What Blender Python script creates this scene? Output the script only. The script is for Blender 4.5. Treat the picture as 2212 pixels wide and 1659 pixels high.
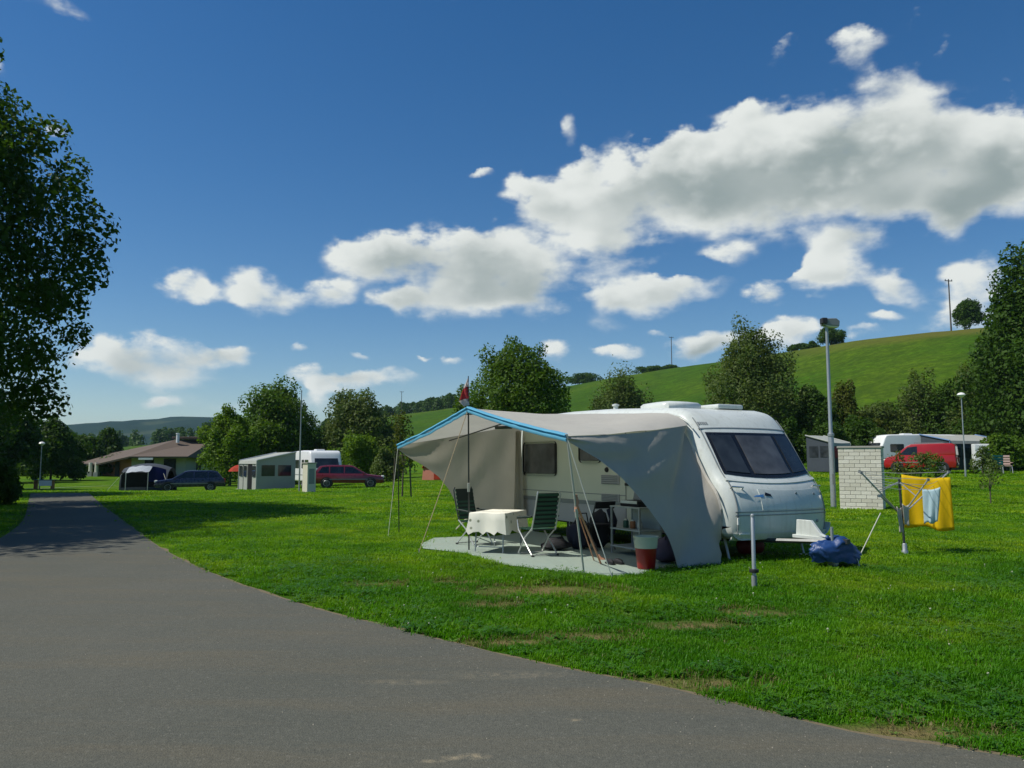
import bpy, bmesh, math, random
import numpy as np
from mathutils import Vector, Matrix, Euler, noise as mnoise
R = math.radians
scene = bpy.context.scene
C = scene.collection
for o in list(bpy.data.objects): bpy.data.objects.remove(o)

# ------------------------------------------------------------------ camera, light, exposure
EYE = 1.6
PITCH = math.atan((998 - 829.5) / 1720.0)
cam_d = bpy.data.cameras.new('camera'); cam = bpy.data.objects.new('camera', cam_d); C.objects.link(cam)
cam.location = (0, 0, EYE); cam.rotation_euler = (R(90) + PITCH, 0, 0)
cam_d.sensor_width = 36.0; cam_d.lens = 36.0 * 1720 / 2212.0
cam_d.clip_start = 0.05; cam_d.clip_end = 20000
scene.camera = cam

SUN_EL, SUN_AZ = R(53), R(-99)            # azimuth measured from +Y towards +X
TO_SUN = Vector((math.cos(SUN_EL) * math.sin(SUN_AZ), math.cos(SUN_EL) * math.cos(SUN_AZ), math.sin(SUN_EL)))
sl = bpy.data.lights.new('sun', 'SUN'); sl.energy = 4.8; sl.angle = R(0.53); sl.color = (1.0, 0.95, 0.86)
so = bpy.data.objects.new('sun', sl); C.objects.link(so)
so.rotation_euler = TO_SUN.to_track_quat('Z', 'Y').to_euler(); so.location = (-30, 0, 40)

scene.view_settings.view_transform = 'Standard'; scene.view_settings.look = 'None'
scene.view_settings.exposure = 0.0; scene.view_settings.gamma = 1.0
scene.view_settings.use_curve_mapping = False
scene.render.engine = 'CYCLES'
scene.cycles.max_bounces = 6; scene.cycles.transparent_max_bounces = 8
scene.cycles.diffuse_bounces = 3; scene.cycles.glossy_bounces = 2; scene.cycles.transmission_bounces = 3
scene.cycles.use_denoising = True
scene.cycles.sample_clamp_indirect = 4.0

# picture units used below: the photograph at 2212 x 1659
ct, st = math.cos(PITCH), math.sin(PITCH)
def ray(px, py):
    u, v = (px - 1106) / 1720.0, (829.5 - py) / 1720.0
    return Vector((u, ct - v * st, st + v * ct))
def azel(px, py):
    d = ray(px, py).normalized()
    return math.atan2(d.x, d.y), math.asin(d.z)
def PX(px, Y): return (px - 1106) / 1720.0 * Y * 1.0048
def PZ(py, Y):
    d = ray(1106, py); return EYE + Y * d.z / d.y
def sm(x, a, b):
    t = min(1.0, max(0.0, (x - a) / (b - a))); return t * t * (3 - 2 * t)

# ------------------------------------------------------------------ world: Nishita sky with cumulus by direction
world = bpy.data.worlds.new('World'); scene.world = world; world.use_nodes = True
wt = world.node_tree; wt.nodes.clear()
def wn(t, **k):
    n = wt.nodes.new(t)
    for a, b in k.items(): setattr(n, a, b)
    return n
def setin(n, i, v):
    if hasattr(v, 'is_linked') or isinstance(v, bpy.types.NodeSocket): n.id_data.links.new(v, n.inputs[i])
    else: n.inputs[i].default_value = v
def wmath(op, a, b=0.0, c=None, clamp=False):
    n = wn('ShaderNodeMath', operation=op, use_clamp=clamp)
    setin(n, 0, a); setin(n, 1, b)
    if c is not None: setin(n, 2, c)
    return n.outputs[0]
def wvec(op, a, b=None, c=None):
    n = wn('ShaderNodeVectorMath', operation=op); setin(n, 0, a)
    if b is not None: setin(n, 1, b)
    if c is not None: setin(n, 2, c)
    return n
def wmap(v, a, b, c, d, interp='SMOOTHSTEP'):
    n = wn('ShaderNodeMapRange', interpolation_type=interp)
    setin(n, 0, v); setin(n, 1, a); setin(n, 2, b); setin(n, 3, c); setin(n, 4, d); return n.outputs[0]
def wmix(f, a, b):
    n = wn('ShaderNodeMix', data_type='RGBA'); setin(n, 0, f); setin(n, 6, a); setin(n, 7, b); return n.outputs[2]
sky = wn('ShaderNodeTexSky', sky_type='NISHITA'); sky.sun_disc = False
sky.sun_elevation = SUN_EL; sky.sun_rotation = SUN_AZ % (2 * math.pi)
sky.altitude = 300; sky.air_density = 1.0; sky.dust_density = 0.35; sky.ozone_density = 2.2
hsv = wn('ShaderNodeHueSaturation'); hsv.inputs['Hue'].default_value = 0.503; hsv.inputs['Saturation'].default_value = 1.36; hsv.inputs['Value'].default_value = 0.95
wt.links.new(sky.outputs[0], hsv.inputs['Color'])
gen = wn('ShaderNodeTexCoord').outputs['Generated']
sep = wn('ShaderNodeSeparateXYZ'); setin(sep, 0, gen)
az = wmath('ARCTAN2', sep.outputs[0], sep.outputs[1]); el = wmath('ARCSINE', sep.outputs[2])
comb = wn('ShaderNodeCombineXYZ'); setin(comb, 0, az); setin(comb, 1, el)
pp = comb.outputs[0]
def wnoise(vec, scale, detail, rough=0.55, out=0, lac=2.0):
    n = wn('ShaderNodeTexNoise', noise_dimensions='3D'); setin(n, 'Vector', vec)
    n.inputs['Scale'].default_value = scale; n.inputs['Detail'].default_value = detail
    n.inputs['Roughness'].default_value = rough; n.inputs['Lacunarity'].default_value = lac
    return n.outputs[out]
stretch = wvec('MULTIPLY', pp, (1.0, 1.5, 1.0)).outputs[0]
wa = wvec('SUBTRACT', wnoise(stretch, 9.0, 3, 0.5, 1), (0.5, 0.5, 0.5)).outputs[0]
wb = wvec('SUBTRACT', wnoise(stretch, 38.0, 4, 0.6, 1), (0.5, 0.5, 0.5)).outputs[0]
p1 = wvec('MULTIPLY_ADD', wa, (0.060, 0.045, 0), pp).outputs[0]
p2 = wvec('MULTIPLY_ADD', wb, (0.018, 0.016, 0), p1).outputs[0]
# (centre x, centre y, half width, half height, weight)
CLOUDS = [(1165,450,110,80,1),(1290,440,150,110,1),(1420,390,170,125,1),(1540,360,190,140,1),(1690,350,210,150,1.1),(1830,330,210,165,1.1),
 (1990,300,190,160,1.1),(2110,360,150,130,1),(2230,400,120,110,.8),(1320,540,170,80,.9),(1570,450,180,75,.9),(1480,580,75,30,-.9),(1690,575,60,22,-.6),(1970,440,130,70,.8),(2190,330,110,110,.9),(1480,300,90,40,.5),(1620,235,70,36,.5),(1240,375,60,40,.5),(1800,450,220,90,.9),(2090,460,130,70,.8),
 (1430,630,160,55,1.15),(1300,640,90,50,.8),(1565,540,95,40,.7),(1840,525,120,42,.95),(1790,590,135,50,1.05),(1920,615,78,42,.95),(1652,640,68,42,1.0),
 (815,550,135,78,1),(960,560,190,105,1.1),(1095,570,150,100,1),(1020,650,220,62,1),(1170,620,90,70,.8),(860,645,80,32,.7),
 (385,612,75,44,.75),(440,635,45,25,.5),(550,628,88,58,.85),(620,640,50,35,.6),(710,625,80,46,1.0),
 (380,770,200,66,.98),(520,765,100,30,.6),(235,785,95,66,.85),(330,810,120,34,.5),(350,863,60,18,.6),
 (760,822,150,34,1.1),(690,850,44,30,.6),(775,773,36,15,.6),(973,782,38,18,.65),(662,745,28,15,.5),(912,772,28,9,.4),
 (1328,758,80,25,.8),(1195,757,46,34,.7),(1530,735,105,38,1.0),(1505,765,60,30,.7),(1715,725,95,40,1.0),(1420,712,26,10,.4),
 (2110,630,110,90,.75),(2050,690,90,50,.6),(1905,678,64,18,.45),(1870,715,56,22,.45),(1770,645,40,18,.4),
 (1845,112,90,48,.85),(1690,112,56,38,.8),(2045,115,44,52,.6),(1930,170,110,52,.62),(2110,440,130,80,.7),(2030,500,90,36,.5),(1240,290,30,44,.42),(1265,350,26,26,.4),(1960,70,26,40,.35),
 (1042,379,40,14,.4),(110,4,110,28,.7),(0,140,28,26,.5),(130,285,32,22,.5),(2200,210,40,60,.35),(1480,330,60,30,.4),(1580,748,170,34,.42),(300,852,210,34,.34),(620,880,260,26,.26),(1990,640,60,30,.4),(1300,700,120,26,.22),(1150,395,60,40,.35)]
acc = None; lit = None
for cx, cy, rx, ry, w in CLOUDS:
    a0, e0 = azel(cx, cy); a1, _ = azel(cx + rx, cy); _, e1 = azel(cx, cy - ry)
    sx, sy = 1.0 / abs(a1 - a0), 1.0 / abs(e1 - e0)
    q = wvec('MULTIPLY_ADD', p2, (sx, sy, 0), (-a0 * sx, -e0 * sy, 0)).outputs[0]
    ln = wvec('LENGTH', q).outputs['Value']
    f = wmap(ln, 0.0, 1.18, w, 0.0)
    acc = f if acc is None else wmath('ADD', acc, f)
    if w > 0:                               # which side of its own dome a point lies on: towards the sun or below
        g = wmath('MULTIPLY', wvec('DOT_PRODUCT', q, (-0.50, 0.86, 0)).outputs['Value'], f)
        lit = g if lit is None else wmath('ADD', lit, g)
lit = wmath('DIVIDE', lit, wmath('MAXIMUM', acc, 0.15))
# ordinary broken cumulus for the part of the sky outside the picture
away = wmap(wmath('ABSOLUTE', az), 0.62, 0.9, 0.0, 1.0)
up = wmap(el, 0.50, 0.65, 0.0, 1.0)
outside = wmath('MAXIMUM', away, up)
proj = wvec('SCALE', gen); setin(proj, 3, wmath('DIVIDE', 1.0, wmath('MAXIMUM', wmath('ADD', sep.outputs[2], 0.12), 0.05)))
gn = wnoise(proj.outputs[0], 0.9, 5, 0.55)
gcl = wmath('MULTIPLY', wmap(gn, 0.60, 0.76, 0.0, 1.2), outside)
above = wmap(el, 0.01, 0.05, 0.0, 1.0)
acc = wmath('ADD', acc, wmath('MULTIPLY', gcl, above))
# billows: rounded cells with creases between them
def bump(scale, warp):
    wv = wvec('MULTIPLY_ADD', wnoise(stretch, scale * 1.3, 2, 0.5, 1), (warp, warp, warp), stretch).outputs[0]
    n = wn('ShaderNodeTexVoronoi', feature='SMOOTH_F1', voronoi_dimensions='2D'); setin(n, 'Vector', wv)
    n.inputs['Scale'].default_value = scale; n.inputs['Smoothness'].default_value = 0.7
    return wmath('SUBTRACT', 0.42, n.outputs['Distance'])
b1, b2_, b3 = bump(9.0, 0.07), bump(21.0, 0.045), bump(46.0, 0.022)
fb = wnoise(stretch, 30.0, 7, 0.62)
fbs = wmath('SUBTRACT', fb, 0.5)
bil = wmath('ADD', wmath('MULTIPLY', b1, 0.85), wmath('ADD', wmath('MULTIPLY', b2_, 0.50), wmath('MULTIPLY', b3, 0.22)))
gate = wmap(acc, 0.0, 0.45, 0.0, 1.0)
brk = wmath('MULTIPLY', wmath('SUBTRACT', wnoise(wvec('MULTIPLY', pp, (1.0, 2.2, 1.0)).outputs[0], 8.5, 4, 0.55), 0.50), 2.5)
T = wmath('ADD', acc, wmath('MULTIPLY', gate, wmath('ADD', wmath('ADD', bil, brk), wmath('MULTIPLY', fbs, 1.05))))
# crisp where the sun strikes the tops, frayed underneath
softw = wmap(wmath('ADD', lit, wmath('MULTIPLY', wmath('SUBTRACT', wnoise(stretch, 6.0, 2, 0.5), 0.5), 2.2)), -0.7, 0.7, 1.25, 0.40)
alpha = wmap(T, 0.12, wmath('ADD', softw, 0.20), 0.0, 1.0)
lowfb = wnoise(stretch, 8.0, 4, 0.5)
# a thick core lets less light through: grey away from the sun; rims and sunward billows are white
thick = wmap(wmath('ADD', acc, wmath('MULTIPLY', wmath('SUBTRACT', lowfb, 0.5), 0.8)), 0.45, 1.9, 0.0, 1.0)
side = wmath('ADD', lit, wmath('ADD', wmath('MULTIPLY', bil, 0.8), wmath('MULTIPLY', fbs, 0.3)))
shade = wmath('MULTIPLY', thick, wmap(side, 0.72, -0.12, 0.0, 1.0))
ccol = wmix(shade, (8.0, 8.3, 8.0, 1), (2.9, 3.5, 3.5, 1))
mixc = wmix(alpha, hsv.outputs[0], ccol)
bg = wn('ShaderNodeBackground'); setin(bg, 0, mixc); bg.inputs[1].default_value = 0.1
wo = wn('ShaderNodeOutputWorld'); wt.links.new(bg.outputs[0], wo.inputs[0])

# ------------------------------------------------------------------ materials
MATS = {}
def new_mat(name):
    m = bpy.data.materials.new(name); m.use_nodes = True; MATS[name] = m
    return m, m.node_tree, m.node_tree.nodes['Principled BSDF']
def tn(nt, t, **k):
    n = nt.nodes.new(t)
    for a, b in k.items(): setattr(n, a, b)
    return n
def tnoise(nt, vec, scale, detail=4, rough=0.55, out=0):
    n = tn(nt, 'ShaderNodeTexNoise'); n.inputs['Scale'].default_value = scale
    n.inputs['Detail'].default_value = detail; n.inputs['Roughness'].default_value = rough
    if vec is not None: nt.links.new(vec, n.inputs['Vector'])
    return n.outputs[out]
def tramp(nt, fac, stops, interp='LINEAR'):
    n = tn(nt, 'ShaderNodeValToRGB'); n.color_ramp.interpolation = interp
    e = n.color_ramp.elements
    while len(e) < len(stops): e.new(0.5)
    for i, (p, c) in enumerate(stops):
        e[i].position = p; e[i].color = (c[0], c[1], c[2], 1) if not isinstance(c, (int, float)) else (c, c, c, 1)
    nt.links.new(fac, n.inputs[0]); return n.outputs[0]
def tmix(nt, f, a, b, blend='MIX'):
    n = tn(nt, 'ShaderNodeMix', data_type='RGBA', blend_type=blend)
    for i, v in ((0, f), (6, a), (7, b)):
        if isinstance(v, bpy.types.NodeSocket): nt.links.new(v, n.inputs[i])
        elif i == 0: n.inputs[0].default_value = v
        else: n.inputs[i].default_value = (v[0], v[1], v[2], 1)
    return n.outputs[2]
def tmath(nt, op, a, b=0.0, clamp=False):
    n = tn(nt, 'ShaderNodeMath', operation=op, use_clamp=clamp)
    for i, v in ((0, a), (1, b)):
        if isinstance(v, bpy.types.NodeSocket): nt.links.new(v, n.inputs[i])
        else: n.inputs[i].default_value = v
    return n.outputs[0]
def pm(name, col, rough=0.55, var=0.12, scale=6.0, bump=0.0, bscale=40.0, metal=0.0, spec=0.5, coat=0.0, dirt=None, trans=0.0):
    m, nt, b = new_mat(name)
    pos = tn(nt, 'ShaderNodeTexCoord').outputs['Object']
    f = tnoise(nt, pos, scale, 5, 0.6)
    c = tmix(nt, f, [x * (1 - var) for x in col], [min(1, x * (1 + var)) for x in col])
    if dirt:
        f2 = tnoise(nt, pos, scale * 0.35, 6, 0.7)
        c = tmix(nt, tramp(nt, f2, [(0.5, 0.0), (0.75, 0.6)]), c, dirt)
    nt.links.new(c, b.inputs['Base Color'])
    r = tmath(nt, 'MULTIPLY_ADD', f, 0.2); r.node.inputs[2].default_value = rough - 0.1
    nt.links.new(r, b.inputs['Roughness'])
    b.inputs['Metallic'].default_value = metal; b.inputs['Specular IOR Level'].default_value = spec
    b.inputs['Coat Weight'].default_value = coat; b.inputs['Coat Roughness'].default_value = 0.08
    if bump:
        bn = tn(nt, 'ShaderNodeBump'); bn.inputs['Strength'].default_value = bump; bn.inputs['Distance'].default_value = 0.01
        nt.links.new(tnoise(nt, pos, bscale, 4), bn.inputs['Height']); nt.links.new(bn.outputs[0], b.inputs['Normal'])
    if trans:
        tr = tn(nt, 'ShaderNodeBsdfTranslucent'); nt.links.new(c, tr.inputs[0])
        mx = tn(nt, 'ShaderNodeMixShader'); mx.inputs[0].default_value = trans
        out = nt.nodes['Material Output']
        nt.links.new(b.outputs[0], mx.inputs[1]); nt.links.new(tr.outputs[0], mx.inputs[2]); nt.links.new(mx.outputs[0], out.inputs[0])
    return m
def leaf_mat(name, col, col2, trans=0.35, rough=0.55):
    m, nt, b = new_mat(name)
    geo = tn(nt, 'ShaderNodeNewGeometry')
    c = tmix(nt, geo.outputs['Random Per Island'], col, col2)
    big = tnoise(nt, tn(nt, 'ShaderNodeTexCoord').outputs['Object'], 0.7, 3)
    c = tmix(nt, tramp(nt, big, [(0.35, 0.0), (0.7, 0.7)]), c, [col2[0] * 1.1, col2[1] * 0.95, col2[2] * 0.8])
    nt.links.new(c, b.inputs['Base Color']); b.inputs['Roughness'].default_value = rough
    b.inputs['Specular IOR Level'].default_value = 0.15
    tr = tn(nt, 'ShaderNodeBsdfTranslucent')
    c3 = tmix(nt, 1.0, c, (1.3, 1.35, 0.5), 'MULTIPLY'); nt.links.new(c3, tr.inputs[0])
    mx = tn(nt, 'ShaderNodeMixShader'); mx.inputs[0].default_value = trans
    nt.links.new(b.outputs[0], mx.inputs[1]); nt.links.new(tr.outputs[0], mx.inputs[2])
    nt.links.new(mx.outputs[0], nt.nodes['Material Output'].inputs[0])
    return m

# ------------------------------------------------------------------ mesh helpers
class MB:
    def __init__(s): s.v = []; s.f = []
    def add(s, vs, fs):
        k = len(s.v); s.v += [tuple(v) for v in vs]; s.f += [tuple(i + k for i in f) for f in fs]; return s
    def box(s, c, d, rot=None):
        hx, hy, hz = d[0] / 2, d[1] / 2, d[2] / 2
        vs = [Vector((x, y, z)) for z in (-hz, hz) for y in (-hy, hy) for x in (-hx, hx)]
        if rot is not None:
            M = rot if isinstance(rot, Matrix) else Euler(rot).to_matrix()
            vs = [M @ v for v in vs]
        vs = [v + Vector(c) for v in vs]
        return s.add(vs, [(0, 2, 3, 1), (4, 5, 7, 6), (0, 1, 5, 4), (2, 6, 7, 3), (0, 4, 6, 2), (1, 3, 7, 5)])
    def tube(s, pts, r, n=8, caps=True):
        pts = [Vector(p) for p in pts]; rs = r if isinstance(r, (list, tuple)) else [r] * len(pts)
        k = len(s.v); prev = None
        for i, p in enumerate(pts):
            t = (pts[min(i + 1, len(pts) - 1)] - pts[max(i - 1, 0)])
            if t.length < 1e-9: t = Vector((0, 0, 1))
            t.normalize()
            a = prev if prev is not None else (Vector((1, 0, 0)) if abs(t.x) < 0.9 else Vector((0, 1, 0)))
            a = (a - t * a.dot(t))
            if a.length < 1e-6: a = Vector((0, 1, 0)) - t * t.y
            a.normalize(); prev = a; b = t.cross(a)
            for j in range(n):
                th = 2 * math.pi * j / n
                s.v.append(tuple(p + (a * math.cos(th) + b * math.sin(th)) * rs[i]))
        for i in range(len(pts) - 1):
            for j in range(n):
                q = k + i * n + j; q2 = k + i * n + (j + 1) % n
                s.f.append((q, q2, q2 + n, q + n))
        if caps:
            s.f.append(tuple(k + j for j in reversed(range(n)))); e = k + (len(pts) - 1) * n
            s.f.append(tuple(e + j for j in range(n)))
        return s
    def lathe(s, prof, n=16, c=(0, 0, 0), axis='z'):
        k = len(s.v)
        for r, z in prof:
            for j in range(n):
                th = 2 * math.pi * j / n
                p = (r * math.cos(th), r * math.sin(th), z)
                if axis == 'y': p = (p[0], p[2], p[1])
                if axis == 'x': p = (p[2], p[0], p[1])
                s.v.append((p[0] + c[0], p[1] + c[1], p[2] + c[2]))
        for i in range(len(prof) - 1):
            for j in range(n):
                q = k + i * n + j; q2 = k + i * n + (j + 1) % n
                s.f.append((q, q2, q2 + n, q + n))
        s.f.append(tuple(k + j for j in reversed(range(n)))); e = k + (len(prof) - 1) * n
        s.f.append(tuple(e + j for j in range(n)))
        return s
    def grid(s, rows, closed=False):
        k = len(s.v); m = len(rows[0])
        for r in rows: s.v += [tuple(p) for p in r]
        for i in range(len(rows) - 1):
            for j in range(m - (0 if closed else 1)):
                j2 = (j + 1) % m
                s.f.append((k + i * m + j, k + i * m + j2, k + (i + 1) * m + j2, k + (i + 1) * m + j))
        return s
    def prism(s, poly, y0, y1, axis='y', top_scale=None):
        """poly of (a, b): extruded along axis"""
        def mk(a, b, h):
            return {'y': (a, h, b), 'x': (h, a, b), 'z': (a, b, h)}[axis]
        n = len(poly)
        vs = [mk(a, b, y0) for a, b in poly] + [mk(a, b, y1) for a, b in poly]
        fs = [tuple(range(n)), tuple(reversed(range(n, 2 * n)))]
        fs += [(i, (i + 1) % n, n + (i + 1) % n, n + i) for i in range(n)]
        return s.add(vs, fs)
    def mesh(s, name, smooth=None, bevel=0, seg=2, fixn=True):
        me = bpy.data.meshes.new(name); me.from_pydata(s.v, [], s.f)
        if fixn or bevel:
            bm = bmesh.new(); bm.from_mesh(me)
            if fixn: bmesh.ops.recalc_face_normals(bm, faces=bm.faces[:])
            if bevel:
                es = [e for e in bm.edges if len(e.link_faces) == 2 and e.calc_face_angle(0) > R(28)]
                bmesh.ops.bevel(bm, geom=es, offset=bevel, segments=seg, affect='EDGES', profile=0.5, clamp_overlap=True)
            bm.to_mesh(me); bm.free()
        if smooth is not None:
            me.polygons.foreach_set('use_smooth', [True] * len(me.polygons))
            me.set_sharp_from_angle(angle=R(smooth))
        return me
def build(name, mb, mat, parent=None, smooth=None, bevel=0, seg=2, fixn=True, loc=None):
    me = mb if isinstance(mb, bpy.types.Mesh) else mb.mesh(name, smooth, bevel, seg, fixn)
    o = bpy.data.objects.new(name, me); C.objects.link(o)
    if mat is not None and not me.materials: me.materials.append(mat)
    if parent is not None: o.parent = parent
    if loc is not None: o.location = loc
    return o
def thing(name, label, cat, loc=(0, 0, 0), rz=0.0, group=None):
    o = bpy.data.objects.new(name, None); C.objects.link(o); o.empty_display_size = 0.2
    o.location = loc; o.rotation_euler = (0, 0, rz); o['label'] = label; o['category'] = cat
    if group: o['group'] = group
    return o
def tag(o, label, cat, group=None):
    o['label'] = label; o['category'] = cat
    if group: o['group'] = group
    return o
def struct(o, kind='structure'): o['kind'] = kind; return o
def dup(root, loc, rz=0.0, label=None, group=None, scale=None):
    r = root.copy(); C.objects.link(r); r.location = loc; r.rotation_euler = (0, 0, rz)
    if label: r['label'] = label
    if group: r['group'] = group
    if scale: r.scale = (scale,) * 3
    for ch in list(root.children):
        c = ch.copy(); C.objects.link(c); c.parent = r
        for g in ch.children:
            d = g.copy(); C.objects.link(d); d.parent = c
    return r
def rrect(w, h, r, n=4, cx=0, cy=0):
    out = []
    for sx, sy, a0 in ((1, 1, 0), (-1, 1, 90), (-1, -1, 180), (1, -1, 270)):
        for k in range(n + 1):
            a = R(a0 + 90 * k / n)
            out.append((cx + sx * (w / 2 - r) + r * math.cos(a), cy + sy * (h / 2 - r) + r * math.sin(a)))
    return out
# ------------------------------------------------------------------ material library
M_white = pm('gloss_white', (0.60, 0.64, 0.60), 0.3, 0.04, 2.0, spec=0.4, coat=0.1, dirt=(0.50, 0.51, 0.45))
def streaky(m):
    nt = m.node_tree; b = nt.nodes['Principled BSDF']; src = b.inputs['Base Color'].links[0].from_socket
    pos = tn(nt, 'ShaderNodeTexCoord').outputs['Object']; mp = tn(nt, 'ShaderNodeMapping'); mp.inputs['Scale'].default_value = (7.0, 7.0, 0.7); nt.links.new(pos, mp.inputs[0])
    f = tnoise(nt, mp.outputs[0], 2.0, 5, 0.65); f2 = tnoise(nt, pos, 55.0, 3, 0.7)
    c = tmix(nt, tramp(nt, f, [(0.50, 0.0), (0.78, 0.45)]), src, (0.34, 0.35, 0.29)); c = tmix(nt, tramp(nt, f2, [(0.58, 0.0), (0.75, 0.22)]), c, (0.36, 0.36, 0.30))
    nt.links.new(c, b.inputs['Base Color'])
streaky(M_white)
M_white2 = pm('far_caravan_white', (0.76, 0.78, 0.77), 0.3, 0.05, 2.0, dirt=(0.6, 0.6, 0.55))
M_cream = pm('side_wall_cream', (0.62, 0.64, 0.52), 0.4, 0.05, 2.0)
M_skirt = pm('lower_panel_grey', (0.42, 0.42, 0.42), 0.45, 0.08, 3.0)
M_black = pm('black_rubber', (0.012, 0.012, 0.013), 0.6, 0.2, 8.0)
M_blackgloss = pm('black_frame', (0.012, 0.014, 0.018), 0.25, 0.2, 4.0)
M_trim = pm('grey_trim', (0.22, 0.24, 0.24), 0.4, 0.1)
M_chrome = pm('chrome', (0.8, 0.8, 0.8), 0.18, 0.05, metal=1.0)
M_steel = pm('galvanised_steel', (0.36, 0.39, 0.40), 0.45, 0.15, 14.0, metal=0.55)
M_darksteel = pm('dark_steel_pole', (0.07, 0.075, 0.075), 0.4, 0.2, 10.0, metal=0.6)
M_polelight = pm('pale_aluminium', (0.55, 0.56, 0.54), 0.35, 0.1, 10.0, metal=0.5)
M_red_light = pm('red_lens', (0.35, 0.01, 0.01), 0.2, 0.1)
M_amber = pm('amber_lens', (0.7, 0.25, 0.02), 0.2, 0.1)
def glass_mat(name, col, rough=0.06):
    m, nt, b = new_mat(name)
    pos = tn(nt, 'ShaderNodeTexCoord').outputs['Object']
    f = tnoise(nt, pos, 2.2, 3)
    nt.links.new(tmix(nt, tramp(nt, f, [(0.35, 0.0), (0.65, 1.0)]), [x * 0.6 for x in col], [x * 1.35 for x in col]), b.inputs['Base Color'])
    b.inputs['Roughness'].default_value = rough; b.inputs['Specular IOR Level'].default_value = 0.6
    return m
M_glass = glass_mat('tinted_glass', (0.030, 0.036, 0.042))
M_glass_curtain = glass_mat('tinted_glass_with_blind', (0.085, 0.088, 0.092), 0.12)
M_glass_dark = glass_mat('dark_glass', (0.012, 0.014, 0.016))
M_carglass = glass_mat('car_glass', (0.010, 0.013, 0.016))

def cloth(name, col, trans=0.25, wr=0.5):
    m, nt, b = new_mat(name)
    pos = tn(nt, 'ShaderNodeTexCoord').outputs['Object']
    f = tnoise(nt, pos, 1.6, 6, 0.65)
    c = tmix(nt, f, [x * 0.86 for x in col], [x * 1.1 for x in col])
    nt.links.new(c, b.inputs['Base Color']); b.inputs['Roughness'].default_value = 0.8
    b.inputs['Specular IOR Level'].default_value = 0.2
    bn = tn(nt, 'ShaderNodeBump'); bn.inputs['Strength'].default_value = wr; bn.inputs['Distance'].default_value = 0.03
    mp = tn(nt, 'ShaderNodeMapping'); mp.inputs['Scale'].default_value = (2.0, 2.0, 0.7); nt.links.new(pos, mp.inputs[0])
    nt.links.new(tnoise(nt, mp.outputs[0], 2.2, 4, 0.5), bn.inputs['Height']); nt.links.new(bn.outputs[0], b.inputs['Normal'])
    tr = tn(nt, 'ShaderNodeBsdfTranslucent'); nt.links.new(c, tr.inputs[0])
    mx = tn(nt, 'ShaderNodeMixShader'); mx.inputs[0].default_value = trans
    nt.links.new(b.outputs[0], mx.inputs[1]); nt.links.new(tr.outputs[0], mx.inputs[2])
    nt.links.new(mx.outputs[0], nt.nodes['Material Output'].inputs[0])
    return m
M_canvas = cloth('beige_canvas', (0.60, 0.58, 0.52), 0.34)
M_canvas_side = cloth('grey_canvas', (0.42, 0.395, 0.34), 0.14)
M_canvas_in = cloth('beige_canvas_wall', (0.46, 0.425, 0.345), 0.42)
M_fascia = cloth('sky_blue_fascia', (0.16, 0.50, 0.72), 0.3)
M_mat = pm('woven_mat', (0.26, 0.325, 0.275), 0.85, 0.12, 9.0, bump=0.5, bscale=120.0, dirt=(0.28, 0.30, 0.24))
M_rope = pm('tan_rope', (0.55, 0.42, 0.26), 0.8, 0.1)
M_rope_pale = pm('pale_rope', (0.62, 0.62, 0.52), 0.8, 0.1)
M_strap = pm('orange_strap', (0.52, 0.26, 0.16), 0.8, 0.15)
M_chairgreen = pm('dark_green_slats', (0.016, 0.075, 0.045), 0.5, 0.15)
M_chairdark = pm('dark_chair_back', (0.008, 0.020, 0.016), 0.6, 0.2)
M_yellow = cloth('yellow_towelling', (0.92, 0.66, 0.014), 0.5, 0.8)
M_paleblue = cloth('pale_blue_towelling', (0.50, 0.68, 0.74), 0.3, 0.8)
M_whitecloth = cloth('white_washing', (0.62, 0.58, 0.50), 0.3, 0.8)
M_tarp = pm('blue_tarp', (0.015, 0.052, 0.17), 0.42, 0.35, 6.0, bump=0.5, bscale=9.0)
M_redpl = pm('red_plastic', (0.26, 0.008, 0.008), 0.35, 0.1)
M_creampl = pm('cream_plastic', (0.48, 0.50, 0.36), 0.45, 0.08)
M_navy = pm('navy_fabric', (0.010, 0.012, 0.030), 0.75, 0.3, 9.0, bump=0.4)
M_bag = pm('black_fabric', (0.009, 0.009, 0.012), 0.8, 0.3, 9.0, bump=0.4)
M_purple = pm('faded_purple_fabric', (0.060, 0.045, 0.075), 0.8, 0.3, 9.0)
M_shelf = pm('grey_shelf', (0.36, 0.40, 0.38), 0.6, 0.08)
def brick_mat():
    m, nt, b = new_mat('pale_brick')
    geo = tn(nt, 'ShaderNodeObjectInfo'); pos = tn(nt, 'ShaderNodeTexCoord').outputs['Object']
    c = tmix(nt, geo.outputs['Random'], (0.62, 0.59, 0.49), (0.78, 0.75, 0.65))
    f = tnoise(nt, pos, 30.0, 5, 0.7)
    c = tmix(nt, tramp(nt, f, [(0.45, 0.0), (0.8, 0.5)]), c, (0.36, 0.33, 0.26))
    nt.links.new(c, b.inputs['Base Color']); b.inputs['Roughness'].default_value = 0.85
    bn = tn(nt, 'ShaderNodeBump'); bn.inputs['Strength'].default_value = 0.6; bn.inputs['Distance'].default_value = 0.01
    nt.links.new(f, bn.inputs['Height']); nt.links.new(bn.outputs[0], b.inputs['Normal'])
    return m
M_brick = brick_mat()
M_mortar = pm('dark_mortar', (0.13, 0.12, 0.10), 0.9, 0.2, 20.0)
M_concrete = pm('concrete', (0.34, 0.33, 0.29), 0.85, 0.15, 8.0, bump=0.3)
M_render = pm('cream_render', (0.66, 0.63, 0.50), 0.8, 0.08, 5.0)
M_roof = pm('brown_roof_tiles', (0.105, 0.076, 0.054), 0.85, 0.2, 3.0)
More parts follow.
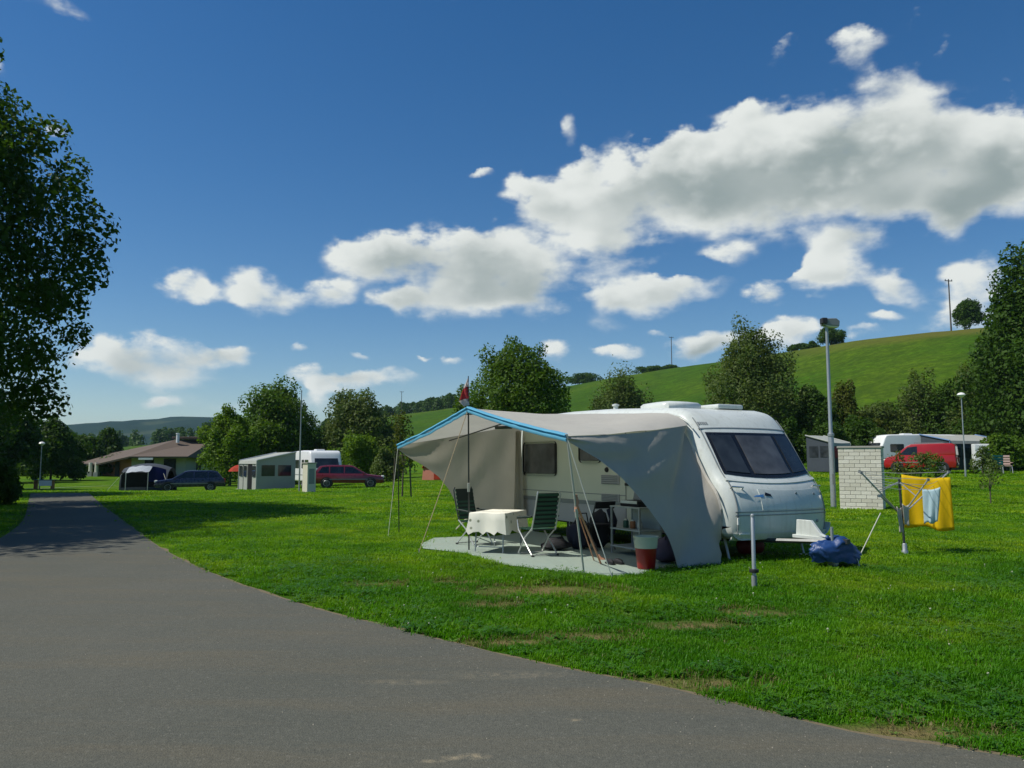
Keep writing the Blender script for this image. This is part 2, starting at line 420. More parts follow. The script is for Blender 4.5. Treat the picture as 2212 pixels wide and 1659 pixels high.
M_wall = pm('pale_house_wall', (0.36, 0.37, 0.31), 0.85, 0.08, 2.0)
M_wood = pm('orange_wood', (0.30, 0.12, 0.045), 0.7, 0.2, 6.0)
M_bark = pm('bark', (0.09, 0.075, 0.055), 0.9, 0.35, 9.0, bump=0.8, bscale=20.0)
M_woodpole = pm('grey_wood_pole', (0.10, 0.09, 0.08), 0.9, 0.2, 6.0)
M_burgundy = pm('burgundy_paint', (0.16, 0.012, 0.022), 0.3, 0.08, coat=0.5)
M_navypaint = pm('navy_paint', (0.016, 0.020, 0.055), 0.28, 0.08, coat=0.6)
M_redgas = pm('dull_red_steel', (0.10, 0.006, 0.008), 0.6, 0.2)
M_redpaint = pm('red_paint', (0.36, 0.009, 0.009), 0.32, 0.08, coat=0.5)
M_plastic = pm('dark_plastic', (0.02, 0.02, 0.022), 0.6, 0.1)
M_rim = pm('alloy_rim', (0.45, 0.46, 0.47), 0.35, 0.1, metal=0.6)
M_tentgrey = cloth('pale_grey_tent', (0.42, 0.44, 0.40), 0.2)
M_tentdark = cloth('slate_tent', (0.065, 0.078, 0.095), 0.12)
M_tentblue = cloth('dark_blue_tent', (0.012, 0.016, 0.10), 0.1)
M_tentblack = cloth('black_tent', (0.010, 0.011, 0.012), 0.05)
M_silver = pm('silver_sheet', (0.50, 0.53, 0.52), 0.35, 0.2, 5.0, metal=0.3, bump=0.4, bscale=6.0)
M_blueframe = pm('blue_tent_trim', (0.10, 0.19, 0.36), 0.6, 0.1)
M_orange = cloth('orange_red_cloth', (0.42, 0.05, 0.025), 0.2)
M_pinkcloth = cloth('salmon_cloth', (0.72, 0.30, 0.22), 0.2)
M_browncloth = cloth('brown_cloth', (0.20, 0.085, 0.03), 0.2)
M_teal = cloth('teal_cloth', (0.02, 0.16, 0.15), 0.2)
M_flagred = cloth('flag_red', (0.40, 0.045, 0.05), 0.3)
M_flagwhite = cloth('flag_white', (0.62, 0.55, 0.52), 0.3)
M_lampglass = pm('opal_lamp_glass', (0.78, 0.78, 0.74), 0.25, 0.03)
M_chairpink = pm('pale_wood_slats', (0.46, 0.33, 0.28), 0.7, 0.1)
M_paving = pm('far_path_gravel', (0.24, 0.25, 0.20), 0.9, 0.15, 4.0)
L_green = leaf_mat('leaves_mid_green', (0.045, 0.105, 0.008), (0.085, 0.165, 0.012))
L_dark = leaf_mat('leaves_dark_green', (0.026, 0.068, 0.008), (0.052, 0.112, 0.012), 0.33)
L_light = leaf_mat('leaves_light_green', (0.075, 0.155, 0.010), (0.125, 0.22, 0.016))
L_olive = leaf_mat('leaves_olive_grey', (0.060, 0.105, 0.024), (0.105, 0.155, 0.036))
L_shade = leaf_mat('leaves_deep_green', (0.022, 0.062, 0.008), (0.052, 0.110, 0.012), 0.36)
L_brown = leaf_mat('leaves_brownish_green', (0.075, 0.085, 0.016), (0.100, 0.135, 0.022))
# ------------------------------------------------------------------ terrain
HILL = [(-2600, 420, 985), (-1200, 420, 985), (-400, 420, 982), (0, 420, 975), (300, 430, 962), (450, 440, 945), (600, 430, 945), (700, 420, 925), (800, 400, 906),
        (868, 385, 893), (980, 370, 880), (1080, 350, 868), (1230, 325, 842), (1340, 305, 822), (1452, 285, 805), (1520, 262, 796),
        (1720, 216, 768), (1860, 192, 746), (2000, 180, 731), (2110, 174, 722), (2300, 172, 704), (2700, 170, 690), (4000, 180, 690), (9000, 200, 720)]
HP = np.array([math.atan((h[0] - 1106) / 1720.0) for h in HILL]); HR = np.array([h[1] for h in HILL], float); HZ = np.array([PZ(h[2], h[1] * math.cos(math.atan((h[0] - 1106) / 1720.0))) for h in HILL], float)
def smn(x, a, b):
    t = np.clip((x - a) / (b - a), 0, 1); return t * t * (3 - 2 * t)
def tz_np(X, Y):
    X = np.asarray(X, float); Y = np.asarray(Y, float)
    z = -0.50 * smn(Y, 38, 62) * smn(-X, 8, 22) - 0.40 * smn(Y, 62, 112) * smn(-X, 15, 40)
    z = z + 1.0 * smn(Y, 26, 56) * smn(X, 8, 20) + 0.35 * smn(Y, 45, 78) * smn(X, -16, 2) * (1 - smn(X, 8, 20))
    r = np.hypot(X, Y); a = np.arctan2(X, np.maximum(Y, 1e-3))
    rr = np.interp(a, HP, HR); zz = np.interp(a, HP, HZ)
    t = np.clip((r - 84) / (rr - 84), 0, 1)
    up = zz * (0.35 * t + 0.65 * t * t * (3 - 2 * t))
    down = np.where(r > rr, 1 - 0.75 * smn(r, rr, rr + 320), 1.0)
    front = smn(Y, 5, 60)
    return z + up * down * front
def tz(X, Y): return float(tz_np(X, Y))
def G(px, py):
    """ground point seen at a place of the photograph"""
    d = ray(px, py); p = Vector((0, 0, EYE)); z = 0.0
    for _ in range(30):
        k = (z - EYE) / d.z; q = d * k; z = 0.6 * z + 0.4 * tz(q.x, q.y)
    return Vector((q.x, q.y, tz(q.x, q.y)))
def on(x, y, dz=0.0): return (x, y, tz(x, y) + dz)

def axis(fine_lo, fine_hi, step, far_lo, far_hi, grow=1.16):
    a = list(np.arange(fine_lo, fine_hi + 1e-6, step)); s = step
    while a[-1] < far_hi: s = min(s * grow, 160); a.append(a[-1] + s)
    s = step
    while a[0] > far_lo: s = min(s * grow, 160); a.insert(0, a[0] - s)
    return np.array(a)
gx = axis(-60, 70, 2.0, -2600, 2600); gy = axis(-6, 120, 2.0, -260, 900, 1.12)
GX, GY = np.meshgrid(gx, gy); GZ = tz_np(GX, GY)
rng = np.random.default_rng(5)
nx, ny = len(gx), len(gy)
verts = np.stack([GX, GY, GZ], -1).reshape(-1, 3)
idx = np.arange(nx * ny).reshape(ny, nx)
faces = np.stack([idx[:-1, :-1], idx[:-1, 1:], idx[1:, 1:], idx[1:, :-1]], -1).reshape(-1, 4)
me = bpy.data.meshes.new('ground'); me.from_pydata(verts.tolist(), [], faces.tolist())
me.polygons.foreach_set('use_smooth', [True] * len(me.polygons))
BARE = [(1180, 1277, .75, .38), (1055, 1306, .30, .22), (822, 1264, .35, .22), (1265, 1377, .36, .2), (1500, 1352, .42, .2), (1485, 1478, .5, .16), (1935, 1583, .45, .15), (1105, 1388, .4, .12), (985, 1258, .3, .2), (1640, 1325, .35, .2)]
BAREP = [(G(a, b), rx, ry) for a, b, rx, ry in BARE]
m, nt, b = new_mat('lawn_and_meadow')
pos = tn(nt, 'ShaderNodeNewGeometry').outputs['Position']
sepn = tn(nt, 'ShaderNodeSeparateXYZ'); nt.links.new(pos, sepn.inputs[0])
n1 = tnoise(nt, pos, 0.30, 5, 0.6); n2 = tnoise(nt, pos, 2.2, 6, 0.7); n3 = tnoise(nt, pos, 26.0, 4, 0.7)
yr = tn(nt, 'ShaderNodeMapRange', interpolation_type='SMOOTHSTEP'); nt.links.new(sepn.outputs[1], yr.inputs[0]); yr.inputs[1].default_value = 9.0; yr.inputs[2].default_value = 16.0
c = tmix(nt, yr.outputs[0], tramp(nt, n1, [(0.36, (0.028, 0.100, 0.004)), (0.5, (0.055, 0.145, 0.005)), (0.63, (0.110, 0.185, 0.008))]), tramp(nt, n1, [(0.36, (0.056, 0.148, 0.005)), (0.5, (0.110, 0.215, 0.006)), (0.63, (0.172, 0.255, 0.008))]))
c = tmix(nt, tramp(nt, n2, [(0.4, 0.0), (0.72, 0.55)]), c, (0.065, 0.120, 0.008))
c = tmix(nt, tramp(nt, n3, [(0.35, 0.45), (0.65, 0.0)]), c, (0.030, 0.075, 0.004))
nm_ = tnoise(nt, pos, 0.95, 5, 0.65)
c = tmix(nt, tramp(nt, nm_, [(0.38, 0.60), (0.56, 0.0)]), c, (0.022, 0.085, 0.005))
dry = None
for p, rx, ry in BAREP:
    q = tn(nt, 'ShaderNodeVectorMath', operation='MULTIPLY_ADD'); nt.links.new(pos, q.inputs[0])
    q.inputs[1].default_value = (1 / rx, 1 / ry, 0); q.inputs[2].default_value = (-p.x / rx, -p.y / ry, 0)
    ln = tn(nt, 'ShaderNodeVectorMath', operation='LENGTH'); nt.links.new(q.outputs[0], ln.inputs[0])
    f = tmath(nt, 'SUBTRACT', 1.35, ln.outputs['Value'], True); dry = f if dry is None else tmath(nt, 'MAXIMUM', dry, f)
dry = tmath(nt, 'MULTIPLY', dry, tramp(nt, n2, [(0.25, 0.1), (0.6, 0.95)]), True)
c = tmix(nt, dry, c, (0.22, 0.165, 0.075))
# the meadow on the hill, with hay-coloured strips near its top
hillf = tmath(nt, 'MULTIPLY', tn(nt, 'ShaderNodeMapRange').outputs[0], 1.0)
mr = hillf.node.inputs[0].links[0].from_node; mr.inputs[1].default_value = 2.5; mr.inputs[2].default_value = 6.0
nt.links.new(sepn.outputs[2], mr.inputs[0])
nh = tnoise(nt, pos, 0.020, 4, 0.55); nh2 = tnoise(nt, pos, 0.22, 6, 0.7)
hc = tramp(nt, nh, [(0.36, (0.034, 0.095, 0.004)), (0.5, (0.056, 0.130, 0.006)), (0.64, (0.090, 0.150, 0.008))])
hc = tmix(nt, tramp(nt, nh2, [(0.36, 0.65), (0.60, 0.0)]), hc, (0.022, 0.050, 0.005))
mw = tn(nt, 'ShaderNodeTexWave', wave_type='BANDS', bands_direction='DIAGONAL'); mw.inputs['Scale'].default_value = 0.11; mw.inputs['Distortion'].default_value = 5.0; mw.inputs['Detail'].default_value = 4.0; mw.inputs['Detail Scale'].default_value = 0.6
nt.links.new(pos, mw.inputs['Vector']); hc = tmix(nt, tramp(nt, mw.outputs['Fac'], [(0.15, 0.42), (0.6, 0.0)]), hc, (0.060, 0.095, 0.012))
nh3 = tnoise(nt, pos, 0.9, 5, 0.75); hc = tmix(nt, tramp(nt, nh3, [(0.42, 0.55), (0.58, 0.0)]), hc, (0.018, 0.052, 0.004))
zz = tmath(nt, 'ADD', sepn.outputs[2], tmath(nt, 'MULTIPLY', nh2, 3.0))
top = tn(nt, 'ShaderNodeMapRange'); nt.links.new(zz, top.inputs[0]); top.inputs[1].default_value = 24.2; top.inputs[2].default_value = 26.0
xr = tn(nt, 'ShaderNodeMapRange'); nt.links.new(sepn.outputs[0], xr.inputs[0]); xr.inputs[1].default_value = 55; xr.inputs[2].default_value = 80
hc = tmix(nt, tmath(nt, 'MULTIPLY', tmath(nt, 'MULTIPLY', top.outputs[0], xr.outputs[0]), 0.75), hc, (0.120, 0.110, 0.025))
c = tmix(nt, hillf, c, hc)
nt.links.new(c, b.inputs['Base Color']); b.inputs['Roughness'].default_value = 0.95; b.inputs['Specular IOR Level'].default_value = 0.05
bn = tn(nt, 'ShaderNodeBump'); bn.inputs['Strength'].default_value = 0.9; bn.inputs['Distance'].default_value = 0.05
nt.links.new(n3, bn.inputs['Height']); nt.links.new(bn.outputs[0], b.inputs['Normal'])
M_lawn = m
ground = bpy.data.objects.new('ground', me); C.objects.link(ground); me.materials.append(M_lawn); struct(ground)

# ------------------------------------------------------------------ road
def catmull(pts, n=8):
    pts = [Vector(p) for p in pts]; out = []
    for i in range(len(pts) - 1):
        p0, p1, p2, p3 = pts[max(i - 1, 0)], pts[i], pts[i + 1], pts[min(i + 2, len(pts) - 1)]
        for k in range(n):
            t = k / n
            out.append(0.5 * (2 * p1 + (p2 - p0) * t + (2 * p0 - 5 * p1 + 4 * p2 - p3) * t * t + (3 * p1 - p0 - 3 * p2 + p3) * t ** 3))
    out.append(pts[-1]); return out
re_px = [(190, 1066), (218, 1090), (258, 1120), (300, 1152), (350, 1187), (420, 1224), (520, 1264), (650, 1308), (800, 1348), (1000, 1397), (1200, 1443), (1440, 1490), (1650, 1540), (1900, 1600), (2212, 1644)]
RE = [G(*p) for p in re_px]
d_end = (RE[-1] - RE[-2]).normalized()
RE = RE + [RE[-1] + d_end * 3 + Vector((0, -.3, 0)), RE[-1] + d_end * 9 + Vector((0, -1.5, 0))]
REc = [Vector((p.x, p.y, 0)) for p in catmull(RE, 10)]
le_px = [(66, 1067), (60, 1090), (52, 1120), (10, 1158)]
LE = [G(*p) for p in le_px]
LE = LE + [Vector((-8.9, 12.6, 0)), Vector((-7.4, 9.0, 0)), Vector((-6.2, 6.0, 0)), Vector((-5.0, 3.0, 0)), Vector((-3.6, 0.5, 0)), Vector((-1.0, -1.6, 0)), Vector((3.0, -2.6, 0)), Vector((10.0, -3.2, 0))]
LEc = [Vector((p.x, p.y, 0)) for p in catmull(LE, 12)]
def resample(pl, n):
    L = [0.0]
    for a, b2 in zip(pl, pl[1:]): L.append(L[-1] + (b2 - a).length)
    out = []; j = 0
    for i in range(n):
        t = L[-1] * i / (n - 1)
        while j < len(pl) - 2 and L[j + 1] < t: j += 1
        f = (t - L[j]) / max(1e-9, L[j + 1] - L[j]); out.append(pl[j].lerp(pl[j + 1], min(1, f)))
    return out
NR = 260
REr = resample(REc, NR); LEr = resample(LEc, NR)
rows = []
for i in range(NR):
    a, b2 = LEr[i].copy(), REr[i].copy()
    w = 0.035 * mnoise.noise(Vector((i * 0.55, 3.1, 0))) + 0.03 * mnoise.noise(Vector((i * 2.3, 7.7, 0)))
    dirn = (b2 - a).normalized(); b2 = b2 + dirn * w
    row = []
    for k in range(13):
        t = k / 12; p = a.lerp(b2, t); row.append((p.x, p.y, tz(p.x, p.y) + 0.014 + (0.02 if p.y > 30 else 0)))
    p = row[-1]; row.append((p[0] + dirn.x * 0.015, p[1] + dirn.y * 0.015, p[2] - 0.05))
    rows.append(row)
m, nt, b = new_mat('worn_asphalt'); M_asphalt = m
pos = tn(nt, 'ShaderNodeNewGeometry').outputs['Position']
n1 = tnoise(nt, pos, 0.35, 5, 0.6); n2 = tnoise(nt, pos, 42.0, 4, 0.85)
mp = tn(nt, 'ShaderNodeMapping'); mp.inputs['Rotation'].default_value = (0, 0, R(28)); mp.inputs['Scale'].default_value = (0.35, 1.7, 1); nt.links.new(pos, mp.inputs[0])
n3 = tnoise(nt, mp.outputs[0], 1.0, 6, 0.65)
vo = tn(nt, 'ShaderNodeTexVoronoi'); vo.inputs['Scale'].default_value = 95.0; nt.links.new(pos, vo.inputs['Vector'])
c = tramp(nt, n1, [(0.3, (0.080, 0.084, 0.066)), (0.7, (0.104, 0.104, 0.082))])
c = tmix(nt, tramp(nt, n3, [(0.46, 0.0), (0.70, 0.8)]), c, (0.115, 0.103, 0.070))
c = tmix(nt, tramp(nt, n2, [(0.3, 0.55), (0.5, 0.0)]), c, (0.030, 0.032, 0.030))
c = tmix(nt, tramp(nt, n2, [(0.58, 0.0), (0.70, 0.65)]), c, (0.21, 0.20, 0.17))
sand = None
for px_, py_, rx, ry in [(1020, 1640, .10, .05), (975, 1643, .06, .04), (930, 1650, .08, .03), (1100, 1462, .5, .13), (880, 1478, .35, .08), (1235, 1560, .06, .03)]:
    p = G(px_, py_); q = tn(nt, 'ShaderNodeVectorMath', operation='MULTIPLY_ADD'); nt.links.new(pos, q.inputs[0])
    q.inputs[1].default_value = (1 / rx, 1 / ry, 0); q.inputs[2].default_value = (-p.x / rx, -p.y / ry, 0)
    ln = tn(nt, 'ShaderNodeVectorMath', operation='LENGTH'); nt.links.new(q.outputs[0], ln.inputs[0])
    f = tmath(nt, 'SUBTRACT', 1.2, ln.outputs['Value'], True)
    f = tmath(nt, 'MULTIPLY', f, 0.22 if ry > .07 else .6)
    sand = f if sand is None else tmath(nt, 'MAXIMUM', sand, f)
sand = tmath(nt, 'MULTIPLY', sand, tramp(nt, tnoise(nt, pos, 14.0, 4, 0.7), [(0.38, 0.0), (0.6, 1.4)]), True)
c = tmix(nt, sand, c, (0.30, 0.25, 0.16))
nt.links.new(c, b.inputs['Base Color']); b.inputs['Roughness'].default_value = 0.88; b.inputs['Specular IOR Level'].default_value = 0.25
bn = tn(nt, 'ShaderNodeBump'); bn.inputs['Strength'].default_value = 0.55; bn.inputs['Distance'].default_value = 0.006
nt.links.new(vo.outputs['Distance'], bn.inputs['Height']); nt.links.new(bn.outputs[0], b.inputs['Normal'])
struct(build('road', MB().grid(rows), M_asphalt, smooth=40, fixn=True))
# bare earth along the edge of the asphalt
M_soil = pm('verge_earth', (0.15, 0.118, 0.065), 0.95, 0.3, 9.0, bump=0.8, bscale=60.0)
rows = []
for i in range(NR):
    a, b2 = LEr[i], REr[i]; dirn = (b2 - a).normalized()
    w = (0.06 + 0.20 * max(0, mnoise.noise(Vector((i * 0.22, 1.0, 5)))) + 0.04 * mnoise.noise(Vector((i * 1.7, 9, 2)))) * min(1, 9 / max(1, b2.y))
    row = []
    for t in (-0.12, w * 0.5, w):
        p = b2 + dirn * t; row.append((p.x, p.y, tz(p.x, p.y) + 0.006 + (0.012 if p.y > 30 else 0)))
    rows.append(row)
struct(build('verge', MB().grid(rows), M_soil, smooth=40))
# light gravel path crossing in front of the house
PA = [G(-120, 1062), G(0, 1059), G(80, 1056), G(160, 1053), G(240, 1050), G(330, 1046)]
rows = []
for p in resample([Vector((p.x, p.y, 0)) for p in catmull(PA, 8)], 50):
    rows.append([(p.x, p.y - 0.9, tz(p.x, p.y - 0.9) + 0.04), (p.x, p.y + 0.9, tz(p.x, p.y + .9) + 0.04)])
struct(build('gravel_path', MB().grid(rows), M_paving))

# ------------------------------------------------------------------ far hills
m, nt, b = new_mat('far_forest_hills')
pos = tn(nt, 'ShaderNodeNewGeometry').outputs['Position']
n1 = tnoise(nt, pos, 0.012, 6, 0.7); n2 = tnoise(nt, pos, 0.0035, 3, 0.5)
c = tramp(nt, n1, [(0.35, (0.005, 0.016, 0.008)), (0.65, (0.016, 0.034, 0.014))])
c = tmix(nt, tramp(nt, n2, [(0.60, 0.0), (0.63, 1.0)]), c, (0.040, 0.055, 0.026))
nt.links.new(c, b.inputs['Base Color']); b.inputs['Roughness'].default_value = 1.0; b.inputs['Specular IOR Level'].default_value = 0.0
FAR = [(-1500, 60), (-600, 80), (-100, 92), (60, 99), (165, 105), (240, 113), (300, 117), (340, 120), (390, 127), (450, 124), (520, 119), (620, 105), (760, 92), (900, 80), (1100, 70), (2600, 60)]
rows = []
for k in range(9):
    t = k / 8; row = []
    for i in range(161):
        u = i / 160; px = -1500 + 4100 * u
        zr = np.interp(px, [f[0] for f in FAR], [f[1] for f in FAR])
        Y = 1150 + 1050 * t; X = PX(px, Y)
        zz_ = -4 + (zr + 4) * (t * t * (3 - 2 * t)) * (Y / 2200) * (1 + 0.03 * mnoise.noise(Vector((X * .004, Y * .004, 0)))) + (2.2 * mnoise.noise(Vector((X * .03, Y * .02, 1))) if t > .5 else 0)
        row.append((X, Y, zz_))
    rows.append(row)
rows.append([(x * 1.25, y * 1.25 + 300, -5) for x, y, _ in rows[-1]])
struct(build('far_hills', MB().grid(rows), m, smooth=60))

# thin summer haze over the whole valley
hz = build('haze', MB().box((0, 2300, 92), (15000, 6000, 200)), None); struct(hz, 'stuff')
m = bpy.data.materials.new('haze_air'); m.use_nodes = True; m.node_tree.nodes.clear()
pv = m.node_tree.nodes.new('ShaderNodeVolumePrincipled'); pv.inputs['Color'].default_value = (0.50, 0.74, 1.0, 1); pv.inputs['Density'].default_value = 0.00009
m.node_tree.links.new(pv.outputs[0], m.node_tree.nodes.new('ShaderNodeOutputMaterial').inputs['Volume']); hz.data.materials.append(m)
scene.cycles.volume_bounces = 1
# ------------------------------------------------------------------ caravans
def loft_body(prof, W, r=0.16, bow=0.10, nc=9):
    """closed side profile (x, z), clockwise from the lower front; returns mesh builder of a shell with rounded long edges"""
    n = len(prof); P = [Vector((a, b)) for a, b in prof]; N = []
    for i in range(n):
        t = (P[(i + 1) % n] - P[i - 1]).normalized(); N.append(Vector((t.y, -t.x)))
    area = sum(P[i].x * P[(i + 1) % n].y - P[(i + 1) % n].x * P[i].y for i in range(n))
    if area < 0: N = [-q for q in N]
    xmax = max(p.x for p in P)
    rows = []
    def row(y, ins):
        out = []
        for p, q in zip(P, N):
            k = max(0.0, q.x) if p.x > 0 else 0.0
            d = p - q * ins
            out.append((d.x + bow * (1 - (2 * y / W) ** 2) * min(1, k * 1.2) - bow * 0.9 * min(1, k * 1.2), y, d.y))
        return out
    for k in range(6):
        a = R(90 * k / 5); rows.append(row(-(W / 2 - r + r * math.cos(a)), r * (1 - math.sin(a))))
    for k in range(1, nc): rows.append(row(-(W / 2 - r) + (W - 2 * r) * k / nc, 0))
    for k in range(6):
        a = R(90 - 90 * k / 5); rows.append(row((W / 2 - r + r * math.cos(a)), r * (1 - math.sin(a))))
    mb = MB().grid(rows, closed=True); m_ = len(prof); L = len(rows)
    mb.f.append(tuple(range(m_))); mb.f.append(tuple((L - 1) * m_ + j for j in reversed(range(m_))))
    return mb
def spline2(pts, n=5):
    q = catmull([Vector((a, b, 0)) for a, b in pts], n); return [(p.x, p.y) for p in q]

CL, CW = 7.4, 2.25
cf = Vector((math.sin(R(28)), -math.cos(R(28)), 0)); cw_ = Vector((math.cos(R(28)), math.sin(R(28)), 0))
CN = Vector((3.50, 12.62, 0))                       # foot of the front corner on the awning side
CO = CN - cf * (CL / 2) + cw_ * (CW / 2)
CRZ = math.atan2(cf.y, cf.x)
hx = CL / 2
front = spline2([(hx - .10, .36), (hx - .02, .50), (hx, .80), (hx - .05, 1.02), (hx - .14, 1.20), (hx - .36, 1.44), (hx - .60, 1.80), (hx - .84, 2.14), (hx - 1.06, 2.37), (hx - 1.28, 2.49), (hx - 1.55, 2.555)], 4)
roof = [(hx - 2.4, 2.60), (hx - 3.6, 2.655), (hx - 5.0, 2.68), (hx - 6.4, 2.66), (hx - 6.9, 2.63)]
rear = spline2([(-hx + .28, 2.57), (-hx + .12, 2.42), (-hx + .05, 2.0), (-hx, 1.0), (-hx + .02, .36)], 4)
cprof = front + roof + rear
caravan = thing('caravan', 'large white touring caravan with a sloping dark front window, behind the beige awning', 'caravan', CO, CRZ)
# white shell; the flat side walls carry their own cream sheets
build('body', loft_body(cprof, CW, 0.22, 0.14), M_white, caravan, smooth=35)
FZ = np.array([p[1] for p in front]); FX = np.array([p[0] for p in front])
def cfront(y, z, off=0.006):
    x = float(np.interp(z, FZ, FX)); e = 0.02
    dx = float(np.interp(z + e, FZ, FX)) - float(np.interp(z - e, FZ, FX)); nrm = Vector((2 * e, 0, -dx)).normalized()
    k = max(0.0, nrm.x)
    xx = x + 0.14 * (1 - (2 * y / CW) ** 2) * min(1, k * 1.2) - 0.14 * 0.9 * min(1, k * 1.2)
    return Vector((xx, y, z)) + nrm * off
def patch(fy, fz, ny=16, nz=10, off=0.006, th=0.02):
    """curved sheet on the front: y = fy(u, v), z = fz(u, v), with a returned rim"""
    top = [[cfront(fy(i / ny, k / nz), fz(i / ny, k / nz), off) for i in range(ny + 1)] for k in range(nz + 1)]
    mb = MB().grid(top)
    ringt = [top[0][i] for i in range(ny + 1)] + [top[k][ny] for k in range(1, nz + 1)] + [top[nz][i] for i in range(ny - 1, -1, -1)] + [top[k][0] for k in range(nz - 1, 0, -1)]
    ringb = [p - Vector((1, 0, 0.4)).normalized() * (off + th) for p in ringt]
    mb.grid([ringt, ringb], closed=True); return mb
zt_, zb_ = 2.10, 1.405
def wz(u, v, pt=0.0, pb=0.0):
    lo = zb_ - 0.075 * (1 - (2 * u - 1) ** 2) + pb; return lo + (zt_ - pt - lo) * v
def wy(a, b2, v0=1.0):
    return lambda u, v: (a + (b2 - a) * u)
fw = build('front_window', patch(lambda u, v: (-.945 + 1.92 * u) * (0.975 + 0.025 * (1 - v)), wz, 20, 10, 0.008), M_blackgloss, caravan, smooth=40)
for i, (a, b2) in enumerate([(-.885, -.46), (-.36, .46), (.55, .92)]):
    build('pane', patch(lambda u, v, a=a, b2=b2: (a + (b2 - a) * u), lambda u, v, a=a, b2=b2: wz((a + (b2 - a) * u + 1.02) / 2.04, v, 0.055, 0.06), 10, 8, 0.020, 0.008),
          M_glass_curtain if i == 1 else M_glass, fw, smooth=40)
# moulded lines and fittings of the front
build('trim_strip', patch(lambda u, v: -1.0 + 2.0 * u, lambda u, v: 2.175 + 0.016 * v - 0.02 * abs(2 * u - 1) ** 3, 20, 1, 0.008, 0.01), M_trim, caravan)
for y in (-.985, .985):
    build('panel_seam', patch(lambda u, v, y=y: y + .010 * u, lambda u, v: .48 + (2.36 - .48) * v, 1, 40, 0.005, 0.01), M_trim, caravan)
build('window_sill', patch(lambda u, v: -1.0 + 2.0 * u, lambda u, v: 1.30 - 0.055 * (1 - (2 * u - 1) ** 2) + 0.035 * v, 20, 2, 0.014, 0.02), M_white, caravan, smooth=40)
build('locker_lid', patch(lambda u, v: -.52 + 1.45 * u, lambda u, v: .83 + (0.33 - 0.03 * (1 - (2 * u - 1) ** 2)) * v, 16, 6, 0.010, 0.014), M_white, caravan, smooth=40)
for z in (.80, .745):
    build('trim_strip', patch(lambda u, v: -1.02 + 2.04 * u, lambda u, v, z=z: z + 0.014 * v, 20, 1, 0.007, 0.01), M_trim, caravan)
build('bumper', patch(lambda u, v: -1.06 + 2.12 * u, lambda u, v: .37 + .10 * v, 20, 2, 0.016, 0.02), M_white, caravan, smooth=40)
for y in (-.93, .86):
    build('grab_handle', MB().tube([cfront(y - .07, 1.18, .0), cfront(y - .07, 1.18, .05), cfront(y + .12, 1.165, .05), cfront(y + .12, 1.165, .0)], .014, 8), M_chrome, caravan, smooth=50)
    mk = build('marker_light', MB().box(cfront(y * 1.06, .66 if y < 0 else .98, .012), (.02, .035, .11)), M_lampglass, caravan, bevel=.004)
build('front_reflector', MB().box(cfront(-.86, .47, .024), (.012, .22, .03)), M_lampglass, caravan, bevel=.004)
for y, z in ((.28, 1.08), (.74, 1.06), (.30, .62), (.74, .62)):
    build('lock', MB().lathe([(.018, 0), (.026, .006), (.026, .016), (.01, .02)], 10, tuple(cfront(y, z, -.002)), 'x'), M_trim, caravan)
bd = build('badge', MB().add([cfront(-.66, 1.035, .014), cfront(-.46, 1.03, .014), cfront(-.44, 1.075, .014), cfront(-.60, 1.062, .014)], [(0, 1, 2, 3)]), M_chrome, caravan)
build('badge', MB().add([cfront(-.43, 1.055, .015), cfront(-.29, 1.035, .015), cfront(-.30, 1.075, .015), cfront(-.40, 1.105, .015)], [(0, 1, 2, 3)]), M_blackgloss, caravan)
lt = MB()
for i, (w_, s_) in enumerate([(.035, 0), (.028, .045), (.03, .083), (.028, .12), (.032, .158)]):
    y = -.965 + s_; a = 2.235
    lt.grid([[cfront(y, a, .006), cfront(y + w_, a, .006)], [cfront(y, a + .045, .006), cfront(y + w_, a + .045, .006)]])
build('lettering', lt, M_trim, caravan)
# awning-side wall
ys = -CW / 2
def side_poly(x0, x1, z0, z1): return [(x0, z0), (x1, z0), (x1, z1), (x0, z1)]
def ring(cx, cz, w, h, r, bw, y0, y1):
    a = rrect(w, h, r, 4, cx, cz); b2 = rrect(w - 2 * bw, h - 2 * bw, max(.01, r - bw), 4, cx, cz); n = len(a)
    vs = [(p[0], y0, p[1]) for p in a] + [(p[0], y1, p[1]) for p in a] + [(p[0], y1, p[1]) for p in b2] + [(p[0], y0, p[1]) for p in b2]
    fs = []
    for k in range(3):
        for i in range(n): fs.append((k * n + i, k * n + (i + 1) % n, (k + 1) * n + (i + 1) % n, (k + 1) * n + i))
    return MB().add(vs, fs)
def T2X(t): return hx - t
build('side_sheet', MB().prism([(T2X(6.9), .83), (T2X(.62), .83), (T2X(.95), 1.30), (T2X(1.35), 2.0), (T2X(1.7), 2.36), (T2X(6.9), 2.46)], ys - .008, ys + .02), M_cream, caravan)
build('skirt_panel', MB().prism(side_poly(T2X(7.0), T2X(.35), .36, .74), ys - .014, ys + .02), M_skirt, caravan)
build('trim_strip', MB().prism(side_poly(T2X(7.05), T2X(.32), .745, .825), ys - .022, ys + .02), M_trim, caravan, bevel=.006)
build('trim_strip', MB().prism(side_poly(T2X(7.0), T2X(2.0), .96, .975), ys - .012, ys + .02), M_trim, caravan)
def side_window(t0, t1, z0, z1):
    cx, cz, w, h = T2X((t0 + t1) / 2), (z0 + z1) / 2, t1 - t0, z1 - z0
    f = build('side_window', ring(cx, cz, w, h, .10, .045, ys - .045, ys + .01), M_black, caravan, smooth=40)
    pl = rrect(w - .08, h - .08, .07, 4, cx, cz); build('pane', MB().prism(pl, ys - .038, ys - .012), M_glass_curtain, f)
side_window(5.36, 6.84, 1.30, 2.05); side_window(3.66, 4.45, 1.585, 2.05)
side_window(2.32, 2.74, 1.5, 2.0)
